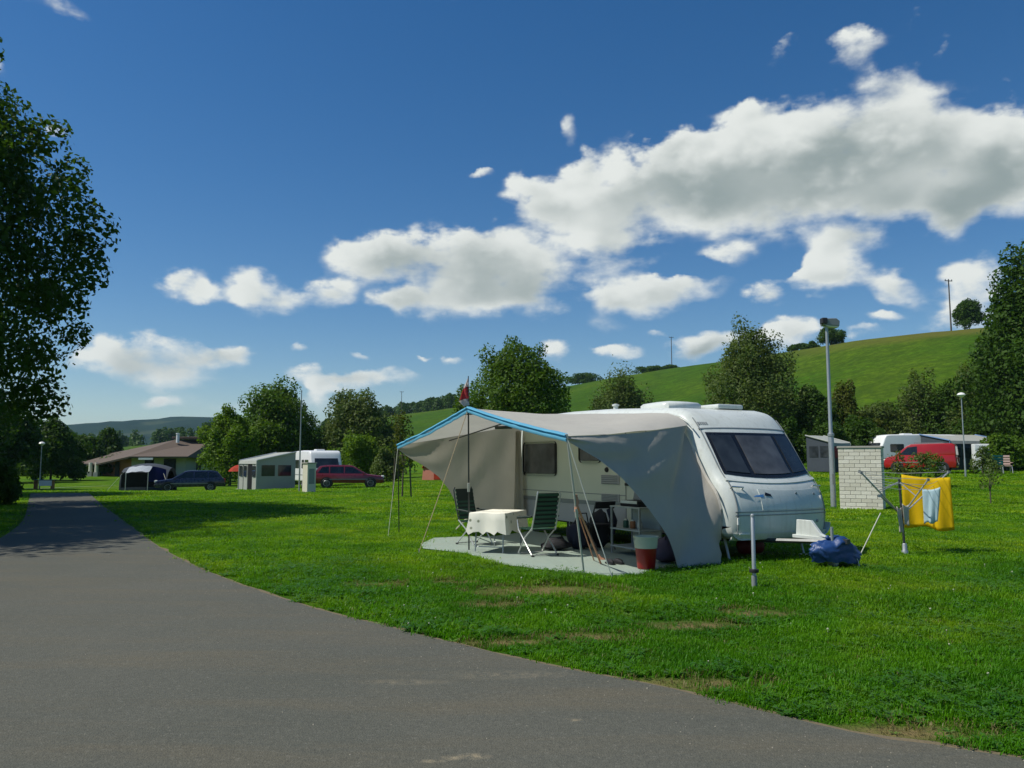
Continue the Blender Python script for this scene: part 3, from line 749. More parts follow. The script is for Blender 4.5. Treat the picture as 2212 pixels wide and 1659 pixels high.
for z0, z1 in ((1.17, 1.35), (.84, .985)):
    vt = build('vent', MB().box((T2X(3.36), ys - .018, (z0 + z1) / 2), (.60, .03, z1 - z0)), M_skirt, caravan, bevel=.008)
    sl_ = MB()
    for k in range(5): sl_.box((T2X(3.36), ys - .036, z0 + (k + .5) * (z1 - z0) / 5), (.53, .012, .012), (R(30), 0, 0))
    build('louvre', sl_, M_trim, vt)
build('flue', MB().lathe([(.05, ys + .01), (.05, ys - .03), (.035, ys - .05), (.0, ys - .05)], 12, (T2X(3.47), 0, 1.45), 'y'), M_black, caravan, smooth=40)
dr = build('door', ring(T2X(2.53), 1.30, .66, 1.78, .07, .022, ys - .020, ys + .01), M_trim, caravan)
build('door_leaf', MB().prism(rrect(.61, 1.73, .05, 3, T2X(2.53), 1.30), ys - .016, ys + .01), M_cream, dr)
build('handle', MB().box((T2X(2.80), ys - .035, 1.18), (.10, .03, .05)), M_black, dr, bevel=.006)
build('awning_rail', MB().tube([Vector((x, ys - .012, z - .11)) for x, z in [(p[0] + .02 if p[0] > hx - 1.3 else p[0], p[1]) for p in front[30:]] + roof], .013, 6), M_white, caravan, smooth=50)
# roof fittings
rh = build('roof_hatch', MB().grid([[(T2X(2.35) + .42 * sx * k, -.45 + .38 * sy * k, z) for sx, sy in ((-1, -1), (-.5, -1.1), (.5, -1.1), (1, -1), (1.06, 0), (1, 1), (.5, 1.1), (-.5, 1.1), (-1, 1), (-1.06, 0))] for k, z in ((1, 2.58), (1, 2.66), (.9, 2.70), (.55, 2.725), (.05, 2.735))], closed=True), M_white, caravan, smooth=60)
build('roof_hatch', MB().box((T2X(1.95), .32, 2.615), (.78, .62, .09)), M_white, caravan, bevel=.03)
build('roof_hatch', MB().box((T2X(4.9), .25, 2.70), (.55, .45, .08)), M_white, caravan, bevel=.03)
build('roof_vent', MB().lathe([(.05, 2.64), (.05, 2.75), (.075, 2.755), (.075, 2.785), (.03, 2.80)], 12, (T2X(4.05), -.5, 0)), M_white, caravan, smooth=40)
# wheels, steadies and drawbar
def wheel(parent, x, y, r, wd, side=-1, tyre_mat=None, rim_mat=None):
    t = build('wheel', MB().lathe([(r * .62, -wd / 2), (r * .92, -wd / 2), (r, -wd * .32), (r, wd * .32), (r * .92, wd / 2), (r * .62, wd / 2)], 22, (x, y, r), 'y'), tyre_mat or M_black, parent, smooth=40)
    yo = y + side * wd / 2
    build('rim', MB().lathe([(r * .63, yo), (r * .60, yo + side * .008), (r * .5, yo - side * .02), (r * .2, yo - side * .008), (.0, yo - side * .004)], 18, (x, 0, r), 'y'), rim_mat or M_rim, t, smooth=40)
for t in (4.0, 4.78):
    for sd in (-1, 1): wheel(caravan, T2X(t), sd * (CW / 2 - .14), .31, .19, sd)
build('chassis', MB().box((-.2, 0, .33), (6.2, 1.5, .10)), M_plastic, caravan)
for t in (.55, 6.9):
    for sd in (-1, 1): build('corner_steady', MB().tube([(T2X(t), sd * .85, .36), (T2X(t) + .1, sd * .85, .02)], .022, 6).box((T2X(t) + .1, sd * .85, .012), (.14, .14, .02)), M_steel, caravan)
build('drawbar', MB().tube([(hx - .3, -.42, .33), (hx + 1.1, -.05, .40)], .04, 6).tube([(hx - .3, .42, .33), (hx + 1.1, .05, .40)], .04, 6).box((hx + 1.10, 0, .41), (.16, .07, .07)), M_darksteel, caravan)
build('drawbar_fairing', MB().prism([(hx + .22, -.14), (hx + .62, -.12), (hx + .94, -.06), (hx + .94, .06), (hx + .22, .14)], .40, .455, 'z').prism([(hx + .26, .45), (hx + .88, .45), (hx + .74, .50), (hx + .56, .69), (hx + .28, .69)], -.10, -.04, 'y'), M_white, caravan, bevel=.008)
jw = build('jockey_wheel', MB().tube([(hx + .98, -.12, .62), (hx + .98, -.12, .18)], .024, 8).lathe([(.07, -.15), (.09, -.14), (.09, -.10), (.07, -.09)], 14, (hx + .98, 0, .09), 'y'), M_steel, caravan, smooth=40)

# ------------------------------------------------------------------ awning
AR, AP, AL = Vector((.77, 11.22, 1.96)), Vector((-.78, 14.15, 2.55)), Vector((-2.52, 17.65, 1.96))
ARf, APf, ALf = G(1262, 1243), G(1013, 1191), G(862, 1152)
def cloc(x, y, z): return CO + cf * x + Vector((-cf.y, cf.x, 0)) * y + Vector((0, 0, z))
awning = thing('awning', 'beige open-fronted caravan awning with sky blue edging and grey side wall', 'awning', (CO.x - 2.2, CO.y - 1.3, 0))
AWO = Vector(awning.location)
def abuild(name, mb, mat, parent=None, **k):
    mb.v = [tuple(Vector(v) - AWO) for v in mb.v]
    return build(name, mb, mat, parent or awning, **k)
rail_pts = [cloc(x, ys - .02, z - .10) for x, z in [(p[0] - .04, p[1]) for p in front[31:]] + roof]
def poly_at(pl, u): return resample(pl, 41)[int(round(u * 40))]
railr = resample(rail_pts, 41); frontr = resample([AR, AP], 21)[:-1] + resample([AP, AL], 21)
def roofpt(u, v):
    a = frontr[int(round(u * 40))]; b2 = railr[int(round(u * 40))]; p = a.lerp(b2, v)
    tent = 1 - abs(2 * u - 1)
    sag = 0.16 * math.sin(math.pi * v) * (0.35 + math.sin(math.pi * min(1, 2 * min(u, 1 - u))))
    wr = 0.018 * mnoise.noise(Vector((u * 9, v * 5, 1))) + 0.010 * mnoise.noise(Vector((u * 26, v * 6, 4)))
    return p + Vector((0, 0, -sag * .5 + wr))
abuild('roof_sheet', MB().grid([[roofpt(i / 40, k / 14) for i in range(41)] for k in range(15)]), M_canvas, smooth=60)
# grey wall facing the hitch end: top follows the caravan front, arch cut out towards the lawn
def wall(top, bottom, nrm, amp, seed, nz=14):
    n = len(top); rows = []
    for k in range(nz + 1):
        v = k / nz; row = []
        for i in range(n):
            u = i / (n - 1); p = top[i].lerp(bottom[i], v)
            fold = amp * (mnoise.noise(Vector((u * 7 + v * 2.2, v * 1.4, seed))) + .4 * mnoise.noise(Vector((u * 21 + v * 5, v * 2, seed + 3))) + .18 * (1 - v) * mnoise.noise(Vector((v * 16 - u * 9, u * 2.5, seed + 8)))) * math.sin(math.pi * min(1, max(0, v))) ** .6
            row.append(p + nrm * fold)
        rows.append(row)
    return MB().grid(rows)
edge_front = [cloc(p[0] + .03, ys - .03, p[1] - .06) for p in front]      # down the caravan's front corner
topR = resample([AR] + [AR.lerp(railr[0], t) - Vector((0, 0, .05 * math.sin(math.pi * t))) for t in (.3, .6, .85)] + [railr[0]], 22)
down = resample([railr[0]] + [cloc(p[0] - .27, ys - .03, p[1] - .06) for p in reversed(front[3:31])], 20)
baseR = [cloc(hx + .06, ys - .10, .02)]
foot = Vector((3.24, 12.58, .02)); gnd0 = AR.copy(); gnd0.z = 0
dR = (Vector((foot.x, foot.y, 0)) - gnd0); LR = dR.length
arch = [(0, 1.90), (.2, 1.80), (.52, 1.65), (.93, 1.385), (1.2, 1.14), (1.446, .89), (1.65, .66), (1.80, .46), (1.90, .22), (1.96, .02), (2.2, .02), (2.5, .02), (LR, .02)]
arch3 = resample([gnd0 + dR * (s / LR) + Vector((0, 0, z)) for s, z in arch], 44)
top3 = resample(topR + down[1:], 44)
nR = dR.cross(Vector((0, 0, 1))).normalized()
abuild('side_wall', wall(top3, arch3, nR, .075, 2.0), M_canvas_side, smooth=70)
# white draught strip hanging off the front corner
st_ = MB()
for k in range(3):
    q = resample([cloc(p[0] - .22 - .05 * k, ys - .05 - .015 * k, p[1] - .05 - .12 * k) for p in reversed(front[10:26])], 14)
    st_.grid([[p, p + Vector((-.035, -.01, -.03 - .02 * k))] for p in q])
abuild('draught_strip', st_, M_whitecloth)
# wall at the far end, inside seen from the lawn, gathered at the caravan corner
rl = railr[-1]; gl0 = Vector((AL.x, AL.y, 0)); cr = cloc(-hx + .25, ys - .06, 0); dL = cr - gl0; LL = dL.length
topL = resample([AL] + [AL.lerp(rl, t) for t in (.3, .6, .85)] + [rl], 30)
archL = [(0, 1.88), (.25, 1.70), (.6, 1.52), (.95, 1.28), (1.2, 1.0), (1.36, .72), (1.48, .46), (1.62, .25), (1.9, .12), (2.3, .10), (LL, .10)]
archL3 = resample([gl0 + dL * (s / LL) + Vector((0, 0, z)) for s, z in archL], 30)
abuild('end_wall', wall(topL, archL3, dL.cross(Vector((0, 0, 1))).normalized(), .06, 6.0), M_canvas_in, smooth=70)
# gathered curtain next to the caravan
cu = MB(); cb = cloc(-hx + .55, ys - .10, 0)
rows = []
for k in range(13):
    v = k / 12; spread = .16 + .34 * v ** 1.6; z = 2.30 - 2.0 * v
    rows.append([cb + cf * (spread * (i / 16 - .45)) + (-cw_) * (.06 + .035 * math.sin(i * 1.9) * (1 - .4 * v)) + Vector((0, 0, z + .03 * math.sin(i * .8))) for i in range(17)])
abuild('curtain', cu.grid(rows), M_canvas_in, smooth=70)
for a, b2, zo in ((roofpt(0, .40), roofpt(1, .40), .08), (roofpt(.52, 0), roofpt(.55, 1), .06)):
    abuild('roof_pole', MB().tube([Vector(a) - Vector((0, 0, zo)), Vector(a).lerp(Vector(b2), .5) + Vector((0, 0, .32 if zo > .07 else -.02)), Vector(b2) - Vector((0, 0, zo))], .014, 6), M_darksteel, smooth=50)
# blue edging: rolled upper hem and hanging lower band
def band(a, b2, hang, thick, z0, seed):
    rows = []
    d = (b2 - a).normalized(); out_ = Vector((d.y, -d.x, 0)).normalized()
    if out_.y > 0: out_ = -out_
    for i in range(25):
        u = i / 24; p = a.lerp(b2, u); w_ = 0.012 * mnoise.noise(Vector((u * 7, seed, 0))) + .010 * mnoise.noise(Vector((u * 21, seed, 3)))
        p = p + Vector((0, 0, -.03 * math.sin(math.pi * u) + z0 + w_ * .6))
        h = hang * (1 + 1.2 * w_)
        rows.append([p - out_ * .03, p + out_ * (thick + w_), p + out_ * (thick + .012 + w_) + Vector((0, 0, -h * .5)), p + out_ * (.004 + w_) + Vector((0, 0, -h)), p - out_ * .02 + Vector((0, 0, -h * .4))])
    return MB().grid(rows)
for i, (a, b2) in enumerate(((AR, AP), (AP, AL))):
    abuild('edging', band(a, b2, .052, .026, .035, i * 5 + 1), M_fascia, smooth=60)
    abuild('edging', band(a, b2, .060, .010, -.018, i * 5 + 3), M_fascia, smooth=60)
# poles
def pole(top, footp, r, mat, joint=None):
    o = abuild('pole', MB().tube([footp, footp.lerp(top, .5), top], r, 8), mat, smooth=50)
    return o
pole(AR + Vector((0, 0, .03)), ARf, .015, M_polelight)
pole(AP + Vector((0, 0, .42)), APf, .014, M_darksteel)
pole(AL + Vector((0, 0, .03)), ALf, .012, M_darksteel)
for p_, f_ in ((AR, ARf), (AP, APf)):
    q = f_.lerp(p_, .42); abuild('pole_clamp', MB().tube([q, q + (p_ - f_) * .06], .024, 8), M_polelight, smooth=50)
    abuild('pole_foot', MB().lathe([(.05, 0), (.05, .012), (.02, .03)], 10, (f_.x, f_.y, f_.z)), M_black)
# guy ropes and webbing straps
def rope(a, b2, r, mat, sag=.03, name='guy_rope'):
    pts = [a.lerp(b2, k / 10) - Vector((0, 0, sag * math.sin(math.pi * k / 10))) for k in range(11)]
    abuild(name, MB().tube(pts, r, 5), mat, smooth=60)
def peg(p): abuild('peg', MB().tube([p + Vector((0, 0, .06)), p - Vector((0, 0, .05))], .008, 5), M_steel)
for a, (px_, py_) in ((AP, (905, 1195)), (AR, (1322, 1250))):
    gp = G(px_, py_) + Vector((0, 0, .02)); rope(a, gp, .0075, M_rope if a is AP else M_rope_pale); peg(gp)
rope(AL, G(838, 1160), .005, M_rope_pale)
knot = ARf.lerp(AR, .46)
for px_, py_, r_ in ((1298, 1222, .016), (1283, 1214, .010)):
    gp = G(px_, py_); gp.z = .03; rope(knot + Vector((0, 0, .05 if r_ < .012 else .12)), gp, r_, M_strap, .0, 'strap')
abuild('strap', MB().tube([knot + Vector((-.01, 0, .0)), knot + Vector((.012, 0, .14)), knot + Vector((.0, -.02, .24))], [.022, .03, .016], 6), M_strap, smooth=60)
gp = G(1293, 1212); abuild('strap', MB().tube([gp + Vector((.0, 0, .10)), gp + Vector((.03, 0, .02)), gp + Vector((.14, -.02, .02))], [.02, .045, .02], 6), M_strap, smooth=60)
q = Vector(roofpt(.62, .42)); abuild('roof_pole', MB().tube([q + Vector((-.16, .1, -.10)), q + Vector((.16, -.1, -.10))], .035, 6), M_darksteel, smooth=50)

# flag on the tall front pole
ft = AP + Vector((0, 0, .42))
flag = thing('flag', 'limp red and white flag on the tip of the awning pole', 'flag', ft)
def flagcloth(z0, z1, w0, w1, ph):
    rows = []
    for k in range(8):
        v = k / 7; z = z0 + (z1 - z0) * v; w_ = w0 + (w1 - w0) * v
        rows.append([(-w_ * i / 7 + .03 * v * math.sin(ph + i), .03 * math.sin(i * 1.3 + v * 3 + ph), z - .05 * (i / 7) ** 1.3) for i in range(8)])
    return MB().grid(rows)
build('cloth_red', flagcloth(-.02, -.24, .09, .19, .4), M_flagred, flag, smooth=60)
build('cloth_white', flagcloth(-.24, -.36, .17, .09, .9), M_flagwhite, flag, smooth=60)
build('cloth_white', flagcloth(.13, -.02, .03, .08, .2), M_flagwhite, flag, smooth=60)
build('flagstaff', MB().tube([(0, 0, -.40), (0, 0, .16)], .008, 6), M_darksteel, flag)
# ------------------------------------------------------------------ under the awning
MATP = [G(*p) for p in [(908, 1176), (914, 1186), (960, 1191), (1008, 1197), (1040, 1206), (1072, 1219), (1150, 1229), (1240, 1242), (1320, 1247), (1385, 1242), (1414, 1233)]]
MATP = [Vector((p.x, p.y, 0)) for p in MATP] + [Vector((3.0, 12.9, 0)), cloc(2.6, ys + .1, 0), cloc(-3.0, ys + .1, 0), Vector((-.35, 17.3, 0)), G(1000, 1161), G(935, 1164)]
mm = MB(); n = len(MATP); cen = sum(MATP, Vector()) / n
rows = []
for s in (1.0, .985, .7, .35): rows.append([(cen + (Vector((p.x, p.y, 0)) - Vector((cen.x, cen.y, 0))) * s).to_tuple()[:2] + ((.012 if s == 1 else .026 + (.010 * mnoise.noise(p * 1.7))),) for p in MATP])
mm.grid(rows, closed=True); mm.f.append(tuple(3 * n + i for i in range(n)))
mat_o = build('floor_mat', mm, M_mat); tag(mat_o, 'pale grey-green woven mat spread on the grass under the awning', 'mat')
ZM = .03

def camp_chair(name, label, loc, rz, group='green slatted camping chairs', dark=False):
    """seat faces local +x"""
    t = thing(name, label, 'chair', loc, rz, group)
    fr = MB()
    for s in (-1, 1):
        y = s * .25
        build('leg', MB().tube([(.26, y, .58), (.22, y, .42), (-.22, y, .02), (-.25, y, .015)], .013, 7), M_polelight, t, smooth=50)
        build('leg', MB().tube([(-.20, y * .96, .46), (.02, y * .96, .30), (.25, y * .96, .015)], .013, 7), M_polelight, t, smooth=50)
        build('armrest', MB().tube([(-.24, y * 1.06, .66), (-.05, y * 1.10, .645), (.24, y * 1.06, .62)], [.016, .022, .018], 8), M_chairdark, t, smooth=50)
        build('back_post', MB().tube([(-.18, y * .94, .42), (-.30, y * .94, .78), (-.36, y * .92, 1.02), (-.35, y * .84, 1.08)], .013, 7), M_polelight if not dark else M_darksteel, t, smooth=50)
        build('foot', MB().tube([(.25 if False else -.25, y, .012), (-.20, y, .018)], .018, 6), M_black, t)
    build('crossbar', MB().tube([(-.22, -.25, .02), (-.22, .25, .02)], .011, 6).tube([(.22, -.24, .02), (.22, .24, .02)], .011, 6), M_polelight, t)
    build('seat_sling', MB().box((.02, 0, .425), (.44, .43, .008)), M_chairdark, t)
    for k in range(6):
        build('seat_slat', MB().box((-.17 + .078 * k, 0, .437 + .004 * abs(k - 2.5)), (.052, .47, .012)), M_chairgreen, t, bevel=.004)
    bk = MB().grid([[(-.193 - .125 * v, -.215, .47 + .58 * v), (-.193 - .125 * v, .215, .47 + .58 * v)] for v in (0, .5, 1)])
    build('back_sling', bk, M_chairdark, t, fixn=False)
    for k in range(8):
        v = (k + .5) / 8; x = -.200 - .128 * v
        for q in (1,):
            build('back_slat', MB().box((x, 0, .47 + .585 * v), (.016, .45, .044), (0, R(-12), 0)), M_chairgreen if k > -1 else M_chairdark, t, bevel=.004)
    return t
camp_chair('camping_chair', 'green slatted camping chair with its back to the lawn, in front of the table', (.44, 13.78, ZM), math.atan2(.86, -.50))
camp_chair('camping_chair', 'green slatted camping chair behind the left end of the cloth-covered table', (-.72, 15.55, ZM), math.atan2(-.62, .60), dark=True)
# table and cloth
TA = math.atan2(.94, .35); TC = Vector((-.24, 14.48, ZM))
table = thing('camping_table', 'low folding camping table with thin metal legs under the cloth', 'table', TC, TA)
build('tabletop', MB().box((0, 0, .665), (1.04, .60, .03)), M_polelight, table, bevel=.008)
for sx in (-1, 1):
    for sy in (-1, 1):
        build('leg', MB().tube([(sx * .40, sy * .25, .65), (sx * .46, sy * .26, .015)], .013, 7), M_steel, table, smooth=50)
    build('leg_brace', MB().tube([(sx * .44, -.26, .10), (sx * .44, .26, .10)], .009, 6), M_steel, table)
m, nt, b = new_mat('patterned_tablecloth')
pos = tn(nt, 'ShaderNodeTexCoord').outputs['Object']; vo = tn(nt, 'ShaderNodeTexVoronoi'); vo.inputs['Scale'].default_value = 6.0; nt.links.new(pos, vo.inputs['Vector'])
c = tmix(nt, tramp(nt, vo.outputs['Distance'], [(0.13, 1.0), (0.22, 0.0)]), (0.78, 0.76, 0.64), (0.20, 0.22, 0.14))
nt.links.new(c, b.inputs['Base Color']); b.inputs['Roughness'].default_value = 0.8
rows = []
hl, hw = .55, .325
per = []
def edge_loop(f):
    out = []
    for sx, sy, ex, ey in ((-1, -1, 1, -1), (1, -1, 1, 1), (1, 1, -1, 1), (-1, 1, -1, -1)):
        for k in range(10):
            t = k / 10; out.append(f(sx + (ex - sx) * t, sy + (ey - sy) * t))
    return out
for hang, outw in ((0, 0), (.012, .008), (.13, .015), (.34, .045)):
    rows.append(edge_loop(lambda a, b2: (a * (hl + outw * (1 + .6 * math.sin(9 * a + 5 * b2))), b2 * (hw + outw * (1 + .6 * math.cos(8 * a - 6 * b2))), .690 - hang * (1 + .10 * math.sin(7 * a + 11 * b2)))))
tcm = MB().grid(rows, closed=True); tcm.f.append(tuple(range(40)))
tc = build('tablecloth', tcm, m, smooth=50, loc=TC); tc.rotation_euler = (0, 0, TA)
tag(tc, 'cream tablecloth with dark motifs draped over the camping table', 'tablecloth')
# pale pole leaning out behind the far chair
tag(build('wooden_stick', MB().tube([G(986, 1146) + Vector((0, 0, .03)), Vector((PX(1018, 15.8), 15.8, PZ(1112, 15.8)))], .022, 6), M_render), 'pale stick leaning out over the grass beside the far chair', 'stick')
# bucket
bp = Vector((1.99, 12.02, ZM))
bk = thing('bucket', 'red bucket with a cream upper band standing on the mat by the grey wall', 'bucket', bp, .3)
build('body', MB().lathe([(.125, 0), (.132, .01), (.158, .30), (.155, .30)], 24), M_redpl, bk, smooth=40)
build('liner', MB().lathe([(.150, .298), (.166, .30), (.182, .455), (.190, .462), (.188, .475), (.172, .475), (.150, .33), (.0, .33)], 24), M_creampl, bk, smooth=40)
build('handle', MB().tube([(.188 * math.cos(a), .02, .45 - .10 * math.sin(a)) for a in [math.pi * k / 10 for k in range(11)]], .006, 6), M_steel, bk)
# folding stool with back
stool = thing('folding_chair', 'dark metal folding chair standing against the caravan door', 'chair', cloc(1.05, ys - .75, ZM), CRZ + R(180))
for s in (-1, 1):
    build('leg', MB().tube([(-.18, s * .2, .86), (.02, s * .2, .42), (.22, s * .2, .01)], .013, 6), M_darksteel, stool, smooth=50)
    build('leg', MB().tube([(.18, s * .19, .44), (-.2, s * .19, .01)], .013, 6), M_darksteel, stool, smooth=50)
build('seat', MB().box((.02, 0, .445), (.40, .42, .035)), M_bag, stool, bevel=.01)
build('backrest', MB().box((-.175, 0, .80), (.025, .42, .13), (0, R(-22), 0)), M_bag, stool, bevel=.008)
# camping cupboard with shelves and a cooker on top
cup = thing('camping_cupboard', 'grey open camping cupboard of shelves against the caravan door', 'cupboard', cloc(1.95, ys - .62, ZM), CRZ)
for sx in (-1, 1):
    for sy in (-1, 1): build('post', MB().box((sx * .40, sy * .22, .40), (.028, .028, .80)), M_steel, cup)
for z in (.12, .42, .80): build('shelf', MB().box((0, 0, z), (.86, .48, .022)), M_shelf, cup, bevel=.004)
build('back_panel', MB().box((0, .225, .46), (.78, .012, .66)), M_shelf, cup)
ck = thing('gas_cooker', 'black gas cooker with a pale front on top of the cupboard', 'cooker', cloc(1.98, ys - .62, ZM + .812), CRZ)
build('body', MB().box((0, 0, .05), (.52, .32, .10)), M_bag, ck, bevel=.01)
build('front_plate', MB().box((0, -.168, .075), (.46, .012, .05)), M_white, ck, bevel=.003)
build('lid', MB().box((0, .15, .21), (.52, .02, .22), (R(-12), 0, 0)), M_trim, ck, bevel=.004)
for k in range(3):
    j = thing('jar', ['small green jar on the middle shelf of the cupboard', 'brown jar on the middle shelf of the cupboard, at its middle', 'pale tin on the middle shelf of the cupboard'][k], 'jar', cloc(1.72 + .2 * k, ys - .66, ZM + .431), 0, 'food jars on the cupboard')
    build('glass', MB().lathe([(.045, 0), (.05, .01), (.05, .11), (.035, .13)], 12), [M_chairgreen, M_wood, M_polelight][k], j, smooth=40)
    build('lid', MB().lathe([(.038, .128), (.038, .15), (.03, .152)], 12), M_polelight, j)
def lump(sx, sy, sz, seed, amp=.16, nu=18, nv=9, flat=.55):
    rows = []
    for k in range(nv + 1):
        v = k / nv; ph = math.pi * (v - .5) * (1 if v > .5 else 1); row = []
        for i in range(nu):
            th = 2 * math.pi * i / nu
            d = Vector((math.cos(ph) * math.cos(th), math.cos(ph) * math.sin(th), math.sin(ph)))
            r = 1 + amp * mnoise.noise(d * 1.7 + Vector((seed, 0, 0))) + amp * .6 * mnoise.noise(d * 4.2 + Vector((0, seed, 0)))
            z = d.z * sz * r; z = z if z > 0 else z * flat
            row.append((d.x * sx * r, d.y * sy * r, z + sz * flat))
        rows.append(row)
    return MB().grid(rows, closed=True)
bag = thing('holdall', 'dark navy bag bulging behind the green chair', 'bag', (1.22, 14.75, ZM), .6)
build('body', lump(.25, .20, .34, 3.0, .30), M_navy, bag, smooth=60)
build('strap', MB().tube([(-.16, -.08, .46), (-.08, -.10, .64), (.10, -.10, .64), (.16, -.08, .46)], .012, 6), M_bag, bag, smooth=50)
bag = thing('holdall', 'squat black bag on the mat beside the cupboard', 'bag', cloc(.75, ys - 1.5, ZM), .2)
build('body', lump(.26, .18, .14, 8.0, .30), M_bag, bag, smooth=60)
build('strap', MB().tube([(-.15, 0, .18), (-.08, 0, .28), (.08, 0, .28), (.15, 0, .18)], .010, 6), M_bag, bag, smooth=50)
bag = thing('holdall', 'faded purple bag slumped behind the red bucket', 'bag', (2.45, 12.75, ZM), 1.2)
build('body', lump(.26, .22, .26, 12.0), M_purple, bag, smooth=60)
build('strap', MB().tube([(-.15, 0, .36), (-.06, 0, .50), (.08, 0, .50), (.15, 0, .36)], .011, 6), M_bag, bag, smooth=50)
tg = thing('jacket', 'dark jacket hung over the back of a folded chair by the caravan wall', 'jacket', (1.62, 14.9, ZM), 2.2)
build('body', lump(.26, .13, .46, 17.0, .22), M_bag, tg, smooth=60)
build('sleeve', MB().tube([(-.2, -.06, .72), (-.27, -.1, .5), (-.22, -.12, .26)], [.06, .07, .045], 8), M_navy, tg, smooth=60)
shoe_me = None
for k in range(2):
    s = thing('shoe', ['black shoe on the mat, toe towards the lawn, left of its pair', 'black shoe on the mat beside the bucket, right of its pair'][k], 'shoe', (1.52 + .13 * k, 12.55 + .05 * k, ZM), -1.3 + .2 * k, 'pair of black shoes')
    build('sole', MB().prism(rrect(.27, .09, .04), 0, .02, 'z'), M_black, s)
    build('upper', lump(.125, .042, .05, 20 + k, .1), M_bag, s, smooth=60)
can = thing('gas_bottle', 'dark red gas bottle lying in the shade under the caravan front', 'gas bottle', tuple(cloc(hx - 1.0, .15, 0)), CRZ + R(80))
build('body', MB().lathe([(.06, -.24), (.13, -.20), (.15, -.12), (.15, .12), (.13, .20), (.06, .24)], 16, (0, 0, .15), 'x'), M_redgas, can, smooth=50)
build('valve', MB().lathe([(.03, .24), (.03, .30), (.015, .31)], 8, (0, 0, .15), 'x'), M_chrome, can)
# blue cover over the hitch
hc_ = cloc(hx + 1.02, .02, 0)
tp = thing('hitch_cover', 'crumpled blue tarpaulin bundled over the caravan hitch', 'tarpaulin', cloc(hx + .95, -.06, 0), CRZ + R(70)); tp.scale = (.60, .58, .60)
rows = []
for k in range(17):
    v = k / 16; row = []
    prof_r = [(0.0, .02), (.12, .20), (.35, .36), (.6, .42), (.85, .40), (1.0, .38)]
    rr_ = np.interp(v, [q[0] for q in prof_r], [q[1] for q in prof_r]); z = .78 - .60 * v ** 1.25
    for i in range(44):
        th = 2 * math.pi * i / 44; d = Vector((math.cos(th), math.sin(th), 0))
        crs = abs(mnoise.noise(Vector((d.x * 2.6, d.y * 2.6, v * 3.2 + 5)))) + .6 * abs(mnoise.noise(Vector((d.x * 5.5 + 3, d.y * 5.5, v * 6))))
        f = .92 + .34 * crs + .16 * mnoise.noise(Vector((d.x * 1.4, d.y * 1.4, v * 1.5 + 3))) + .10 * v * math.sin(th * 9 + 2 * math.sin(th * 2)) + .08 * mnoise.noise(Vector((d.x * 5, d.y * 5, v * 4)))
        x = d.x * rr_ * 1.45 * f; y = d.y * rr_ * .82 * f
        zz_ = z - .10 * max(0, x) * v + .07 * mnoise.noise(Vector((d.x * 2.5 * rr_ * 3, d.y * 3, v * 3 + 9))) + (.06 * math.sin(x * 7) * (1 - v)) - .22 * (x * x) * (1 - v)
        row.append((x, y, max(.05, zz_)))
    rows.append(row)
mb = MB().grid(rows, closed=True); mb.f.append(tuple(range(44)))
build('cover', mb, M_tarp, tp, smooth=75)
build('tie_knot', lump(.06, .05, .07, 2.0), M_tarp, tp, loc=(-.18, -.05, .72), smooth=60)
build('tie_cord', MB().tube([(.42, -.20, .42), (.50, -.26, .20), (.52, -.28, .03)], .012, 6), M_rope_pale, tp, smooth=60)
g0, g1 = G(1853, 1212), G(1890, 1108)
rp = MB().tube([g0 + Vector((0, 0, .02)), Vector((PX(1890, g0.y), g0.y, PZ(1108, g0.y)))], .009, 6)
tag(build('tent_stake', rp, M_rope_pale), 'thin pale cane stuck slanting in the grass beside the blue tarpaulin', 'cane')
# slim post in the lawn
pp_ = G(1630, 1272)
po = thing('marker_post', 'slim grey metal post with a dark collar, standing alone in the lawn', 'post', pp_)
build('post', MB().lathe([(.026, -.05), (.026, .90), (.022, .905)], 12), M_steel, po, smooth=40)
build('cap', MB().lathe([(.028, .90), (.028, .925), (.012, .94)], 12), M_steel, po, smooth=40)
build('collar', MB().lathe([(.027, .20), (.058, .205), (.062, .225), (.058, .245), (.027, .25)], 14), M_black, po, smooth=40)
build('sleeve', MB().lathe([(.036, -.02), (.036, .16), (.028, .165)], 12), M_trim, po, smooth=40)

